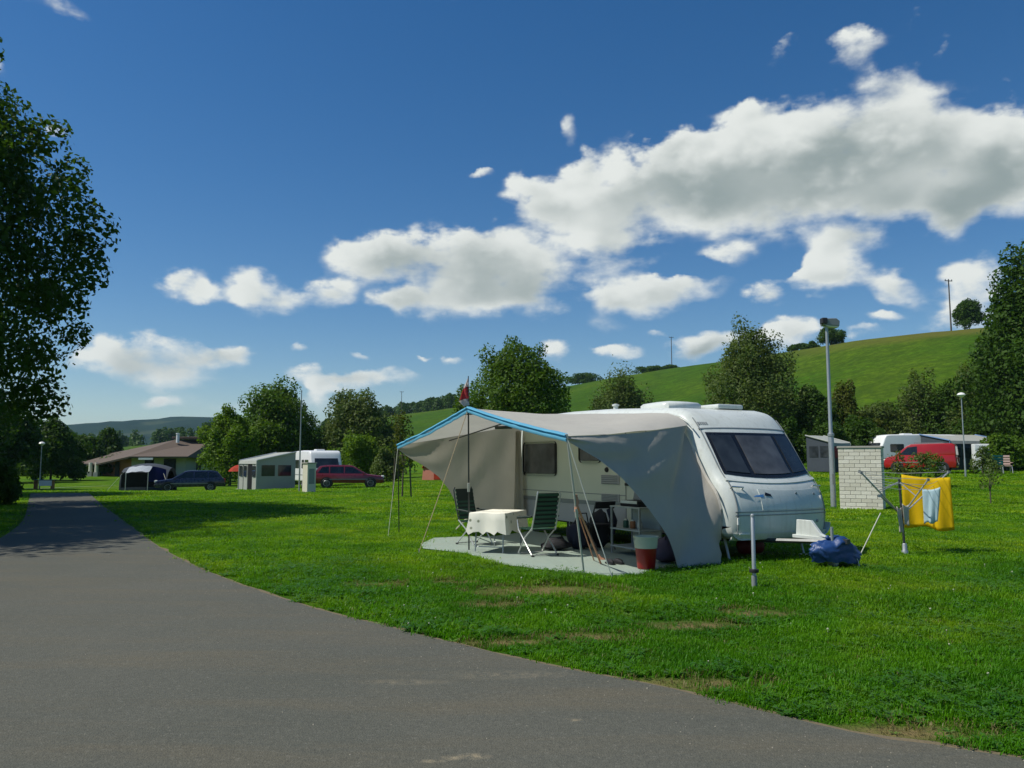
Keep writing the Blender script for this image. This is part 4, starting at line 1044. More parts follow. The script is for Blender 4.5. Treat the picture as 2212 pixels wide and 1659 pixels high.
# ------------------------------------------------------------------ brick service boxes
def brick_box(name, label, base, rz, w, d, h, rows_n, cols, cap_over=.04):
    t = thing(name, label, 'service box', base, rz)
    g = .010; gap = .012
    build('core', MB().box((0, 0, h / 2), (w - .02, d - .02, h)), M_mortar, t)
    bh = h / rows_n; bw = w / cols; me_cache = {}
    def brick(lx, ly, z, L, along):
        key = (round(L, 3), along)
        if key not in me_cache:
            dims = (L - gap, .03, bh - gap) if along == 'x' else (.03, L - gap, bh - gap)
            me_ = MB().box((0, 0, 0), dims).mesh('brick'); me_.materials.append(M_brick); me_cache[key] = me_
        o = bpy.data.objects.new('brick', me_cache[key]); C.objects.link(o); o.parent = t
        o.location = (lx, ly, z); o.rotation_euler = (random.uniform(-.006, .006), random.uniform(-.004, .004), random.uniform(-.006, .006))
    for r_ in range(rows_n):
        z = (r_ + .5) * bh; off = 0 if r_ % 2 == 0 else .5
        segs = []; x = -w / 2
        if off: segs.append((-w / 2, bw * .5)); x += bw * .5
        while x < w / 2 - 1e-6:
            L = min(bw, w / 2 - x); segs.append((x, L)); x += L
        for x0, L in segs: brick(x0 + L / 2, -d / 2 + .002, z, L, 'x')
        y = -d / 2 + .02; first = True
        dl = d - .02
        nb = max(1, round(dl / bw)); L = dl / nb
        for k in range(nb):
            for sx in (-1, 1): brick(sx * (w / 2 - .002), y + (k + .5) * L, z, L, 'y')
    build('cap_slab', MB().box((0, 0, h + .035), (w + cap_over * 2, d + cap_over * 2, .07)), M_concrete, t, bevel=.012)
    return t
random.seed(3)
bb = G(1860, 1101)
BB = brick_box('brick_service_box', 'pale brick service box with a dark slab on top, beside the tall lamp post', (bb.x + .22, bb.y + .35, bb.z - .03), R(-31), 1.34, .62, 2.10, 16, 4)
bb = G(665, 1064)
t = thing('service_pillar', 'small cream service pillar in front of the distant grey tent awning', 'pillar', (bb.x, bb.y + .2, bb.z), R(-38))
build('body', MB().box((0, 0, .76), (.42, .55, 1.52)), M_render, t, bevel=.01)
build('cap_slab', MB().box((0, 0, 1.55), (.50, .63, .06)), M_concrete, t, bevel=.01)
build('hatch', MB().box((.213, 0, .85), (.012, .36, .8)), M_trim, t)

# ------------------------------------------------------------------ lamps and poles
lp = G(1807, 1096)
t = thing('lamp_post', 'tall grey lamp post with a boxy floodlight head, next to the brick box', 'lamp post', (lp.x - .1, lp.y, lp.z))
LH = 6.55
build('post', MB().lathe([(.095, -.05), (.095, 2.55), (.082, 2.62), (.066, 2.68), (.052, LH)], 14), M_steel, t, smooth=40)
build('collar', MB().lathe([(.095, 2.50), (.115, 2.52), (.115, 2.60), (.08, 2.62)], 14), M_steel, t, smooth=40)
hd = build('lamp_head', MB().prism([(-.16, LH - .05), (.40, LH - .09), (.42, LH + .10), (.30, LH + .20), (-.10, LH + .19), (-.18, LH + .08)], -.17, .17), M_trim, t, bevel=.02)
build('lens', MB().box((.16, 0, LH - .09), (.46, .28, .03), (0, R(4), 0)), M_lampglass, hd)
build('lamp_head', MB().box((-.14, -.1, LH + .10), (.20, .26, .22)), M_plastic, t, bevel=.03)
build('service_door', MB().box((.0, -.095, 1.0), (.09, .012, .35)), M_trim, t)
def park_lamp(label, base, h):
    t = thing('park_lamp', label, 'lamp post', base, 0, 'small park lamps')
    build('post', MB().lathe([(.05, -.05), (.05, 1.0), (.036, 1.1), (.030, h - .15)], 10), M_steel, t, smooth=40)
    hd = build('lamp_head', MB().lathe([(.03, h - .18), (.20, h - .05), (.23, h), (.16, h + .10), (.04, h + .14)], 14), M_lampglass, t, smooth=50)
    return t
Y = 46.0; x = PX(2075, Y); park_lamp('slender lamp with a pale head behind the blue-trimmed awning', on(x, Y), PZ(853, Y) - tz(x, Y))
Y = 62.0; x = PX(98, Y); park_lamp('slender lamp with a pale head in front of the dark trees beyond the road', on(x, Y), PZ(958, Y) - tz(x, Y))
Y = 43.5; x = PX(652, Y)
t = thing('flag_pole', 'thin bare pole rising behind the cream service pillar', 'pole', on(x, Y))
build('pole', MB().lathe([(.045, -.05), (.04, 2), (.026, PZ(846, Y) - tz(x, Y))], 10), M_steel, t, smooth=40)
build('cap', MB().lathe([(.035, PZ(846, Y) - tz(x, Y)), (.035, PZ(846, Y) - tz(x, Y) + .06), (.01, PZ(846, Y) - tz(x, Y) + .08)], 10), M_trim, t)
def utility_pole(label, px, ytop, Y, arms=1):
    x = PX(px, Y); z = tz(x, Y); h = PZ(ytop, Y) - z
    t = thing('utility_pole', label, 'utility pole', (x, Y, z), R(12), 'power line poles on the hill')
    build('pole', MB().lathe([(.17, -.5), (.11, h)], 9), M_woodpole, t, smooth=40)
    for k in range(arms):
        ca = build('crossarm', MB().box((0, 0, h - .35 - .5 * k), (1.7, .12, .14)), M_woodpole, t)
        for q in (-.75, 0, .75): build('insulator', MB().lathe([(.05, h - .28 - .5 * k), (.10, h - .2 - .5 * k), (.10, h - .08 - .5 * k), (.04, h + .02 - .5 * k)], 8, (q, 0, 0)), M_trim, ca)
utility_pole('wooden power pole on the hilltop next to the round tree at its edge', 2061, 603, 157.5)
utility_pole('wooden power pole on the middle of the hill crest above the hedge', 1452, 727, 284)
utility_pole('wooden power pole at the low left end of the hill by the dark wood', 868, 845, 370)

# ------------------------------------------------------------------ rotary clothes dryer with washing
db = G(1955, 1196)
dry_ = thing('rotary_dryer', 'folding rotary clothes dryer with thin arms standing in the lawn', 'clothes dryer', db)
build('ground_sleeve', MB().lathe([(.055, -.03), (.055, .05), (.040, .07), (.040, .16), (.03, .18)], 12), M_steel, dry_, smooth=40)
build('pole', MB().tube([(0, 0, .0), (-.035, .02, 1.30)], .021, 10), M_darksteel, dry_, smooth=50)
hub = Vector((-.02, .01, .66)); build('hub', MB().lathe([(.035, .62), (.05, .64), (.05, .70), (.035, .72)], 10, (-.02, .01, 0)), M_black, dry_, smooth=40)
tops = []
for a, L_, zt2 in ((205, .98, 1.42), (20, 1.12, 1.42), (112, .95, 1.42), (292, .55, 1.30)):
    e = Vector((math.cos(R(a)) * L_, math.sin(R(a)) * L_, zt2)); s_ = Vector((-.034, .02, 1.26)).lerp(e, .52)
    tops.append(e); mid = hub.lerp(e, .55)
    build('arm', MB().tube([hub, mid, e], .013, 6), M_polelight, dry_, smooth=50)
    build('strut', MB().tube([Vector((-.035, .02, 1.25)), mid], .009, 6), M_steel, dry_, smooth=50)
    build('arm_tip', MB().box(e, (.04, .03, .05)), M_trim, dry_)
order = [tops[0], tops[3], tops[1], tops[2]]
cd = MB()
for f in (1.0, .86, .72):
    for i in range(4):
        a, b2 = hub.lerp(order[i], f), hub.lerp(order[(i + 1) % 4], f)
        cd.tube([a, a.lerp(b2, .5) - Vector((0, 0, .03)), b2], .004, 4)
build('line', cd, M_polelight, dry_)
def hanging(name, label, cat, a, b2, ln, mat, seed, skew=0.0, fold=.05, taper=0.0, n=18):
    """cloth folded over a line from a to b2 (world)"""
    d = (b2 - a); nrm = Vector((d.y, -d.x, 0)).normalized(); rows = []
    for k in range(15):
        v = k / 14; row = []
        for i in range(n):
            u = i / (n - 1); uu = .5 + (u - .5) * (1 - taper * v)
            p = a.lerp(b2, uu) + Vector((0, 0, -.03 * math.sin(math.pi * u) * (1 - v) - ln * v * (1 + .03 * math.sin(seed + u * 9))))
            p += nrm * fold * v ** .5 * (math.sin(u * 8 + seed + v * 1.2) + .6 * math.sin(u * 17 + seed * 2)) + d.normalized() * skew * v
            row.append(p)
        rows.append(row)
    rows2 = [[p - nrm * .012 - Vector((0, 0, (.10 if k == 14 else 0))) * 0 for p in r_] for k, r_ in enumerate(rows[:10])]
    mb = MB().grid(rows); mb.grid([[p + nrm * .014 for p in r_] for r_ in rows[:3]] ) if False else None
    me_ = mb.mesh(name, 70, fixn=False)
    o = build(name, me_, mat); md = o.modifiers.new('thickness', 'SOLIDIFY'); md.thickness = .008
    tag(o, label, cat); return o
Yt = db.y + .05
def wp(px, py, Y): return Vector((PX(px, Y), Y, PZ(py, Y)))
hanging('bath_towel', 'large yellow towel hanging from the clothes dryer', 'towel', wp(1938, 1025, Yt + .45), wp(2042, 1031, Yt - .05), .93, M_yellow, 1.0, .02, .050)
hanging('hand_towel', 'pale blue towel hanging in front of the yellow one', 'towel', wp(1981, 1056, Yt - .10), wp(2020, 1052, Yt - .30), .60, M_paleblue, 2.3, -.04, .025, .25, 12)
for k, (x0, x1, y0, ln) in enumerate(((1924, 1934, 1094, .44), (1936, 1950, 1088, .36))):
    hanging('sock', ['long off-white sock hanging low beside the yellow towel', 'pale grey sock hanging close to the dryer pole'][k], 'sock', wp(x0, y0, Yt - .2), wp(x1, y0 + 2, Yt - .15), ln, M_whitecloth, k * 2.0, .02, .02, .3, 7)
cd2 = MB().tube([wp(1890, 1070, Yt - .1), wp(1925, 1092, Yt - .2), wp(1952, 1088, Yt - .1)], .008, 5)
build('lower_arm', MB().tube([Vector(hub), wp(1890, 1071, Yt - .25) - Vector(db)], .011, 6).box(wp(1890, 1071, Yt - .25) - Vector(db), (.07, .04, .05)), M_steel, dry_)
# ------------------------------------------------------------------ vehicles
def car(name, label, cat, loc, rz, paint, lower, cabin, W, wheels, wr, windows, roofw=.80, group=None):
    """lower/cabin: side outlines (x, z), front at +x; windows: list of (polygon) on the cabin sides"""
    t = thing(name, label, cat, loc, rz, group)
    mb = MB(); h = W / 2
    build('body', MB().prism(lower, -h, h), paint, t, smooth=35, bevel=.05, seg=2)
    zb = min(p[1] for p in cabin); zt2 = max(p[1] for p in cabin)
    def wy_(z): return h * (.97 + (roofw - .97) * (z - zb) / (zt2 - zb))
    n = len(cabin); mb = MB()
    vs = [(x, -wy_(z), z) for x, z in cabin] + [(x, wy_(z), z) for x, z in cabin]
    mb.add(vs, [tuple(range(n)), tuple(reversed(range(n, 2 * n)))] + [(i, (i + 1) % n, n + (i + 1) % n, n + i) for i in range(n)])
    build('cabin', mb, paint, t, smooth=35, bevel=.04, seg=2)
    for poly in windows:
        for s in (-1, 1):
            f = [(x, s * (wy_(z) + .006), z) for x, z in poly]; g = [(x, s * (wy_(z) - .03), z) for x, z in poly]; k = len(poly)
            build('window', MB().add(f + g, [tuple(range(k)), tuple(reversed(range(k, 2 * k)))] + [(i, (i + 1) % k, k + (i + 1) % k, k + i) for i in range(k)]), M_carglass, t)
    # screens: front and rear slopes of the cabin outline
    def screen(nm, p, q, out_):
        a, b2 = Vector((p[0], 0, p[1])), Vector((q[0], 0, q[1])); d = b2 - a; nr = Vector((-d.z, 0, d.x)).normalized() * out_
        r0 = a + d * .10 + nr * .012; r1 = a + d * .88 + nr * .012; y0, y1 = wy_(r0.z) * .88, wy_(r1.z) * .86
        build(nm, MB().add([(r0.x, -y0, r0.z), (r0.x, y0, r0.z), (r1.x, y1, r1.z), (r1.x, -y1, r1.z)], [(0, 1, 2, 3)]), M_carglass, t)
    fr_ = sorted(cabin, key=lambda p: (p[1] > (zb + zt2) / 2, -p[0])); lowp = max([p for p in cabin if p[1] < zb + .12], key=lambda p: p[0]); hip = max([p for p in cabin if p[1] > zt2 - .15], key=lambda p: p[0])
    screen('windscreen', lowp, hip, -1)
    lowr = min([p for p in cabin if p[1] < zb + .12], key=lambda p: p[0]); hir = min([p for p in cabin if p[1] > zt2 - .15], key=lambda p: p[0])
    screen('rear_window', lowr, hir, 1)
    for x in wheels:
        for s in (-1, 1):
            build('wheel_arch', MB().lathe([(wr * 1.18, s * (h - .05)), (wr * 1.18, s * (h + .004)), (wr * 1.1, s * (h + .008)), (0, s * (h + .008))], 20, (x, 0, wr + .02), 'y'), M_plastic, t)
            wheel(t, x, s * (h - .055), wr, .17, s)
    xf = max(p[0] for p in lower); xr = min(p[0] for p in lower); zm = (min(p[1] for p in lower) + zb) / 2
    for s in (-1, 1):
        build('headlight', MB().box((xf - .06, s * h * .72, zm + .13), (.16, .30, .12)), M_lampglass, t, bevel=.02)
        build('tail_light', MB().box((xr + .05, s * h * .82, zm + .16), (.14, .16, .26)), M_red_light, t, bevel=.02)
        build('mirror', MB().box((lowp[0] - .25, s * (h + .07), zb + .06), (.09, .15, .11)), paint, t, bevel=.02)
    build('bumper', MB().box((xf - .03, 0, zm - .16), (.12, W * .94, .16)), M_plastic, t, bevel=.03)
    build('bumper', MB().box((xr + .03, 0, zm - .16), (.12, W * .94, .16)), M_plastic, t, bevel=.03)
    build('number_plate', MB().box((xf + .035, 0, zm - .14), (.01, .50, .10)), M_white, t)
    build('number_plate', MB().box((xr - .035, 0, zm - .10), (.01, .50, .10)), M_white, t)
    for s in (-1, 1):
        build('side_moulding', MB().box((.0, s * (h + .006), zm - .02), (xf - xr - 1.5, .018, .05)), M_trim, t)
        for hx_ in (.25, -.85): build('door_handle', MB().box((hx_, s * (h + .012), zb - .09), (.16, .02, .035)), paint, t)
    return t
est_low = [(-2.20, .34), (2.10, .30), (2.18, .45), (2.16, .62), (2.02, .74), (1.15, .86), (-2.18, .90), (-2.26, .62)]
est_cab = [(1.18, .84), (.30, 1.36), (.05, 1.42), (-1.35, 1.42), (-1.75, 1.36), (-2.12, .88)]
est_win = [[(.86, .93), (.28, 1.30), (-.22, 1.33), (-.22, .93)], [(-.30, .93), (-.30, 1.33), (-1.12, 1.33), (-1.12, .93)], [(-1.20, .93), (-1.20, 1.33), (-1.60, 1.30), (-1.86, .95)]]
Y = 50.5; x = PX(757, Y)
car('parked_car', 'burgundy estate car parked beside the distant white caravan', 'car', on(x, Y), R(11), M_burgundy, est_low, est_cab, 1.72, (1.35, -1.32), .31, est_win, group='cars parked on the campsite')
Y = 55.0; x = PX(418, Y)
car('parked_car', 'dark navy estate car parked in front of the house', 'car', on(x, Y), R(202), M_navypaint, est_low, est_cab, 1.72, (1.35, -1.32), .31, est_win, group='cars parked on the campsite')
van_low = [(-2.0, .32), (2.0, .30), (2.08, .50), (2.04, .80), (1.88, .98), (1.30, 1.08), (-1.98, 1.10), (-2.04, .60)]
van_cab = [(1.42, 1.05), (.72, 1.68), (.45, 1.80), (-1.80, 1.84), (-1.98, 1.72), (-2.02, 1.06)]
van_win = [[(1.16, 1.12), (.66, 1.60), (.12, 1.66), (.12, 1.12)]]
Y = 51.0; x = PX(1982, Y)
vn = car('delivery_van', 'red panel van parked behind the yellow towel', 'van', on(x, Y), R(146), M_redpaint, van_low, van_cab, 1.72, (1.30, -1.25), .32, van_win, .86, group='vehicles by the far caravans')
build('roof_rack', MB().box((-.5, -.5, 1.87), (1.6, .04, .04)).box((-.5, .5, 1.87), (1.6, .04, .04)), M_trim, vn)

# ------------------------------------------------------------------ distant caravans and tents
def far_caravan(name, label, loc, rz, L, H=2.45, side=-1):
    t = thing(name, label, 'caravan', loc, rz, 'caravans on the far pitches')
    hx_ = L / 2
    pr = spline2([(hx_ - .06, .40), (hx_, .9), (hx_ - .10, 1.35), (hx_ - .38, 2.0), (hx_ - .62, H - .10), (hx_ - 1.0, H)], 3) + [(0, H + .03)] + spline2([(-hx_ + .7, H), (-hx_ + .25, H - .12), (-hx_ + .08, 1.9), (-hx_, 1.0), (-hx_ + .05, .40)], 3)
    build('body', loft_body(pr, 2.15, .10, .05, 5), M_white2, t, smooth=40)
    for s in (-1, 1):
        y = s * 1.075
        for x0, x1 in ((-hx_ + .6, -hx_ + 1.7), (-.2, .5), (hx_ - 2.0, hx_ - .95)):
            build('window', MB().prism(rrect(x1 - x0, .60, .08, 3, (x0 + x1) / 2, 1.62), y - .012, y + .012), M_glass, t)
        build('trim_strip', MB().box((0, y, .86), (L - .5, .02, .05)), M_trim, t)
        wheel(t, -.15, s * .95, .31, .18, s)
    build('front_window', MB().add([(hx_ - .085, -.85, 1.36), (hx_ - .085, .85, 1.36), (hx_ - .36, .80, 2.02), (hx_ - .36, -.80, 2.02)], [(0, 1, 2, 3)]), M_glass, t)
    build('rear_window', MB().add([(-hx_ + .0, -.8, 1.30), (-hx_ + .0, .8, 1.30), (-hx_ + .075, .78, 1.98), (-hx_ + .075, -.78, 1.98)], [(3, 2, 1, 0)]), M_glass, t)
    build('roof_hatch', MB().box((.4, 0, H + .06), (.7, .6, .10)), M_white2, t, bevel=.03)
    build('drawbar', MB().tube([(hx_ - .2, -.6, .42), (hx_ + 1.1, 0, .42)], .04, 5).tube([(hx_ - .2, .6, .42), (hx_ + 1.1, 0, .42)], .04, 5), M_steel, t)
    return t
def frame_awning(name, label, loc, rz, L, D, hb, hf, roof_m, wall_m, trim_m, win=True, group='awnings on the far pitches'):
    """awning with back edge on y=0, front at y=-D, gabled towards both ends"""
    t = thing(name, label, 'awning', loc, rz, group)
    a = L / 2
    build('roof_sheet', MB().grid([[(-a, .0, hb), (0, .0, hb + .02), (a, .0, hb)], [(-a, -D * .5, (hb + hf) / 2 - .02), (0, -D * .5, (hb + hf) / 2 - .05), (a, -D * .5, (hb + hf) / 2 - .02)], [(-a, -D, hf), (0, -D, hf - .02), (a, -D, hf)], [(-a, -D - .06, hf - .22), (0, -D - .06, hf - .22), (a, -D - .06, hf - .22)]]), roof_m, t, smooth=40)
    for s in (-1, 1):
        build('end_wall', MB().add([(s * (a - .04), -.02, .05), (s * (a - .04), -D + .03, .05), (s * (a - .04), -D + .03, hf - .03), (s * (a - .04), -.02, hb - .03)], [(0, 1, 2, 3)]), wall_m, t)
        build('edge_trim', MB().tube([(s * (a + .01), 0, hb + .01), (s * (a + .01), -D, hf + .01)], .05, 6), trim_m, t)
        build('pole', MB().tube([(s * (a + .02), -D - .02, hf), (s * (a + .02), -D - .02, 0)], .035, 6), trim_m, t)
        for k in range(2):
            build('window', MB().add([(s * (a - .02), -D * (.12 + .42 * k), .95), (s * (a - .02), -D * (.12 + .42 * k + .34), .95), (s * (a - .02), -D * (.12 + .42 * k + .34), 1.65), (s * (a - .02), -D * (.12 + .42 * k), 1.65)], [(0, 1, 2, 3)]), M_glass, t)
    npan = max(3, int(L / .95)); wpan = L / npan
    for k in range(npan):
        x0 = -a + wpan * k; openp = (k == npan - 2)
        build('front_panel', MB().grid([[(x0 + .03 + wpan * .94 * i / 5, -D + .05 * math.sin(i * 2.1 + k) * .4, z) for i in range(6)] for z in (.03, .8, hf - .06)]), M_tentblack if openp else wall_m, t, smooth=50)  # the open panel is a black sheet standing in for the shaded inside
        if win and not openp: build('window', MB().box((x0 + wpan / 2, -D - .035, 1.25), (wpan * .66, .02, .7)), M_glass, t)
    return t
Y = 57.0; x = PX(690, Y)
far_caravan('caravan', 'white caravan with a roof hatch behind the distant grey frame awning', on(x, Y), R(-62), 5.4, 2.55)
# its awning: gable end towards the lawn
Yg = 54.2; x = PX(622, Yg)
aw2 = frame_awning('frame_awning', 'pale grey frame awning with a pitched roof on the distant white caravan', on(x, Yg, -.05), R(-58), 4.6, 2.5, 2.5, 1.95, M_tentgrey, M_tentgrey, M_silver)
Y = 60; x = PX(1962, Y)
far_caravan('caravan', 'long white caravan showing over the brick box and red van', on(x, Y), R(-176), 6.4, 2.62)
Yg = 58.6; x = PX(2055, Yg)
frame_awning('frame_awning', 'slate awning with pale roof and blue edging beside the red van', on(x, Yg + .9), R(12), 4.8, 3.0, 2.62, 2.1, M_tentgrey, M_tentdark, M_blueframe)
Y = 52; x = PX(1752, Y)
frame_awning('frame_awning', 'dark green awning next to the lamp post, under a pale gabled roof', on(x + .1, Y), R(34), 1.9, 1.9, 2.35, 1.85, M_tentgrey, M_tentdark, M_tentgrey, group='awnings on the far pitches')
# little orange and salmon tent
Y = 66; x = PX(957, Y)
t = thing('ridge_tent', 'small salmon pink tent with an orange brown roof on the far lawn', 'tent', on(x, Y), R(-20))
build('wall', MB().prism([(-1.35, 0), (1.35, 0), (1.25, .95), (-1.25, .95)], -1.0, 1.0), M_pinkcloth, t)
build('roof', MB().prism([(-1.32, .93), (1.32, .93), (.2, 1.72), (-.85, 1.72)], -1.05, 1.05), M_browncloth, t)
build('door_flap', MB().box((.0, -1.02, .48), (.55, .03, .86)), M_orange, t)
build('window', MB().box((-.75, -1.06, 1.25), (.8, .03, .45)), M_browncloth, t)
build('roof_edge', MB().tube([(-1.33, -1.06, .95), (-.85, -1.06, 1.73), (.2, -1.06, 1.73), (1.33, -1.06, .95)], .04, 5), M_orange, t)
# dark tent with silver flap
Y = 57.0; x = PX(331, Y)
t = thing('family_tent', 'dark blue-black tent with a silver porch roof beside the navy car', 'tent', on(x, Y), R(8)); t.scale = (.80, .80, .92)
def dome(x0, x1, yd, h, n=14, k=7, sag=1.0):
    return [[(x0 + (x1 - x0) * i / k, yd * math.cos(math.pi * j / n), h * (math.sin(math.pi * j / n) ** .7) * (1 - .16 * (2 * i / k - 1) ** 2)) for j in range(n + 1)] for i in range(k + 1)]
build('canopy', MB().grid(dome(-1.95, 1.95, 1.7, 2.12)), M_tentdark, t, smooth=50)
build('inner', MB().grid(dome(-1.75, 1.80, 1.55, 1.85)), M_tentblack, t, smooth=50)
build('side_panel', MB().grid([[(.45 + 1.45 * i / 6, -1.72 - .02 * math.sin(i * 2), 1.9 - 1.15 * k / 4 - .25 * (i / 6) ** 2) for i in range(7)] for k in range(5)]), M_tentblue, t, smooth=50)
build('porch_roof', MB().grid([[(-1.15 + 1.9 * i / 7, -1.7 - 1.0 * k / 4, 1.95 - .42 * (k / 4) - .28 * abs(i / 7 - .62) ** 1.5 + .03 * math.sin(i * 2.2 + k)) for i in range(8)] for k in range(5)]), M_silver, t, smooth=50)
for q in (-1.1, .70): build('pole', MB().tube([(q, -2.68, 1.5), (q, -2.72, 0)], .03, 6), M_polelight, t)
build('front_wall', MB().grid([[(-1.8 + 3.6 * i / 8, -1.68, z) for i in range(9)] for z in (.02, .8, 1.45)]), M_tentblack, t)
for q in (-1, 1): build('guy_rope', MB().tube([(q * 1.6, -1.6, 1.5), (q * 2.6, -2.9, 0)], .015, 4), M_rope_pale, t)
# red-orange beach shelter by the grey awning
Y = 60; x = PX(521, Y)
t = thing('parasol', 'orange-red parasol beside the distant grey awning', 'parasol', on(x, Y), 0); t.scale = (.72, .72, .95)
build('canopy', MB().lathe([(1.05, 1.45), (.75, 1.72), (.35, 1.90), (.0, 1.96)], 10), M_orange, t)
build('pole', MB().tube([(0, 0, 0), (0, 0, 1.95)], .025, 6), M_polelight, t)
build('base', MB().lathe([(.25, 0), (.25, .06), (.05, .10)], 12), M_concrete, t)
# right edge details: cabinet, chairs, teal tent
Y = 54; x = PX(2110, Y)
t = thing('cabinet', 'white upright cabinet beside the blue-edged awning', 'cabinet', on(x, Y), R(-14))
build('body', MB().box((0, 0, .95), (.95, .6, 1.75)), M_white2, t, bevel=.03)
build('door', MB().box((0, -.315, .80), (.85, .03, 1.25)), M_white2, t, bevel=.01)
build('drawer_front', MB().box((0, -.315, 1.62), (.85, .03, .28)), M_white2, t, bevel=.01)
for s in (-1, 1): build('leg', MB().box((s * .38, 0, .05), (.08, .5, .10)), M_trim, t)
Y = 50; x = PX(2143, Y)
t = thing('garden_chair', 'teal garden chair on the far right lawn', 'chair', on(x, Y), R(70), 'garden chairs on the right lawn')
def gchair(t, m_):
    build('seat', MB().box((0, 0, .45), (.55, .55, .06)), m_, t, bevel=.01)
    for k in range(4): build('back_slat', MB().box((-.30 - .03 * k, 0, .58 + .16 * k), (.04, .58, .11), (0, R(-12), 0)), m_, t)
    for sx in (-1, 1):
        for sy in (-1, 1): build('leg', MB().tube([(sx * .24, sy * .26, .44), (sx * .30, sy * .28, 0)], .025, 6), M_polelight, t)
    for sy in (-1, 1): build('armrest', MB().box((0, sy * .30, .66), (.55, .06, .04)), m_, t)
gchair(t, M_teal)
Y = 50.3; x = PX(2163, Y)
t = thing('garden_chair', 'pale pinkish slatted garden chair beside the teal one', 'chair', on(x, Y), R(-110), 'garden chairs on the right lawn'); gchair(t, M_chairpink)
Y = 58; x = PX(2240, Y)
t = thing('dome_tent', 'teal tent with a white edge cut by the right border', 'tent', on(x, Y), 0)
build('canopy', MB().grid(dome(-1.5, 1.5, 1.3, 2.3)), M_teal, t, smooth=50)
build('edge_trim', MB().tube([(-1.52, -1.25, .1), (-1.54, -1.0, 1.3), (-1.5, -.2, 2.0)], .06, 6), M_white2, t)
# white table in the grass at far left
Y = 62; x = PX(108, Y)
t = thing('picnic_table', 'white-topped picnic table on the grass below the left park lamp', 'table', on(x, Y), R(10))
build('tabletop', MB().box((0, 0, .72), (1.5, .75, .05)), M_chairgreen, t, bevel=.01)
build('side_panel', MB().box((.2, -.36, .48), (.9, .03, .42)), M_white2, t)
for sx in (-1, 1): build('leg', MB().box((sx * .6, 0, .35), (.08, .6, .70)), M_wood, t)
for k, px in enumerate((281, 303)):
    Yq = 92; xq = PX(px, Yq)
    t = thing('flower_tub', ['white flower tub on the grass, the one farther from the house columns', 'white flower tub on the grass, nearer the house columns'][k], 'planter', on(xq, Yq), 0, 'flower tubs by the house')
    build('tub', MB().lathe([(.30, 0), (.42, .5), (.46, .52), (.40, .52), (.36, .44), (0, .44)], 12), M_white2, t, smooth=40)
    build('plant', lump(.4, .4, .28, k * 4., .4), L_light, t, loc=(0, 0, .45), smooth=40)

# ------------------------------------------------------------------ low house with a brown hip roof
HY = 108.0
hb_ = tz(PX(350, HY), HY)
hs = thing('brown_roof_house', 'low pale house with a broad brown hip roof and wooden porch', 'house', (PX(352, HY), HY, hb_))
def hp_(px, py, dy=0):
    Yq = HY + dy; return Vector((PX(px, Yq), Yq, PZ(py, Yq))) - Vector((PX(352, HY), HY, hb_))
e0, e1, e2, e3 = hp_(286, 986, -3), hp_(412, 986, -3), hp_(455, 994, 2), hp_(520, 997, 12)
p0, p1 = hp_(384, 950, 4), hp_(470, 949, 7)
t0_, t1_, t2_ = hp_(175, 1001, 6), hp_(218, 1002, 0), hp_(286, 986, -3)
b0, b1 = hp_(186, 992, 18), hp_(520, 985, 22)
rf = build('roof', MB().add([e0, e1, p1, p0], [(0, 1, 2, 3)]).add([t1_, e0, p0], [(0, 1, 2)]).add([t0_, t1_, p0], [(0, 1, 2)]).add([e1, e2, p1], [(0, 1, 2)]).add([e2, e3, p1], [(0, 1, 2)]).add([b0, t0_, p0], [(0, 1, 2)]).add([p0, p1, b1, b0], [(0, 1, 2, 3)]).add([e3, b1, p1], [(0, 1, 2)]), M_roof, hs, fixn=False)
md = rf.modifiers.new('thickness', 'SOLIDIFY'); md.thickness = .22
build('roof_cap', MB().box(hp_(425, 948, 5.5) + Vector((0, 0, .12)), (5.2, 3.0, .30)), M_roof, hs, bevel=.05)
build('chimney', MB().lathe([(.22, -.4), (.22, .75), (.28, .78), (.28, .9), (.1, .92)], 10, tuple(hp_(389, 950, 3))), M_white2, hs)
def wq(a, b2, top_, nm='wall', m_=None):
    z0 = -.3; build(nm, MB().prism([(0, 0), (1, 0), (1, 1), (0, 1)], 0, 1) if False else MB().add([(a.x, a.y, z0), (b2.x, b2.y, z0), (b2.x, b2.y, top_), (a.x, a.y, top_), (a.x, a.y + .25, z0), (b2.x, b2.y + .25, z0), (b2.x, b2.y + .25, top_), (a.x, a.y + .25, top_)], [(0, 1, 2, 3), (7, 6, 5, 4), (0, 4, 5, 1), (1, 5, 6, 2), (2, 6, 7, 3), (3, 7, 4, 0)]), m_ or M_wall, hs)
zt3 = e0.z - .05
wq(hp_(292, 990, -1.2), hp_(408, 990, -1.2), zt3); wq(hp_(408, 990, -1.2), hp_(448, 990, 3.0), zt3); wq(hp_(448, 990, 3.0), hp_(520, 990, 12), zt3)
wq(hp_(232, 1000, 4.5), hp_(292, 990, -1.0), e0.z - .35, 'porch_wall', M_wood)
for px, w_ in ((374, 1.6), (330, 1.2), (430, 1.4)):
    a = hp_(px, 1000, -1.25 if px < 408 else 1.2); f = build('window', MB().box((a.x, a.y, 1.55), (w_, .08, 1.6)), M_blackgloss, hs)
    build('pane', MB().box((a.x, a.y - .05, 1.55), (w_ - .25, .03, 1.35)), M_glass, f)
a = hp_(262, 1000, 1.4); build('door', MB().box((a.x, a.y, .95), (1.0, .10, 2.0), (0, 0, R(-35))), M_plastic, hs)
for px, dy in ((205, 1.2), (218, .6)):
    a = hp_(px, 1003, dy); cl_ = build('column', MB().lathe([(.24, -.3), (.24, zt3 - .75)], 10, (a.x, a.y, 0)), M_render, hs)
    build('plinth', MB().box((a.x, a.y, .2), (.6, .6, .7)), M_concrete, cl_)
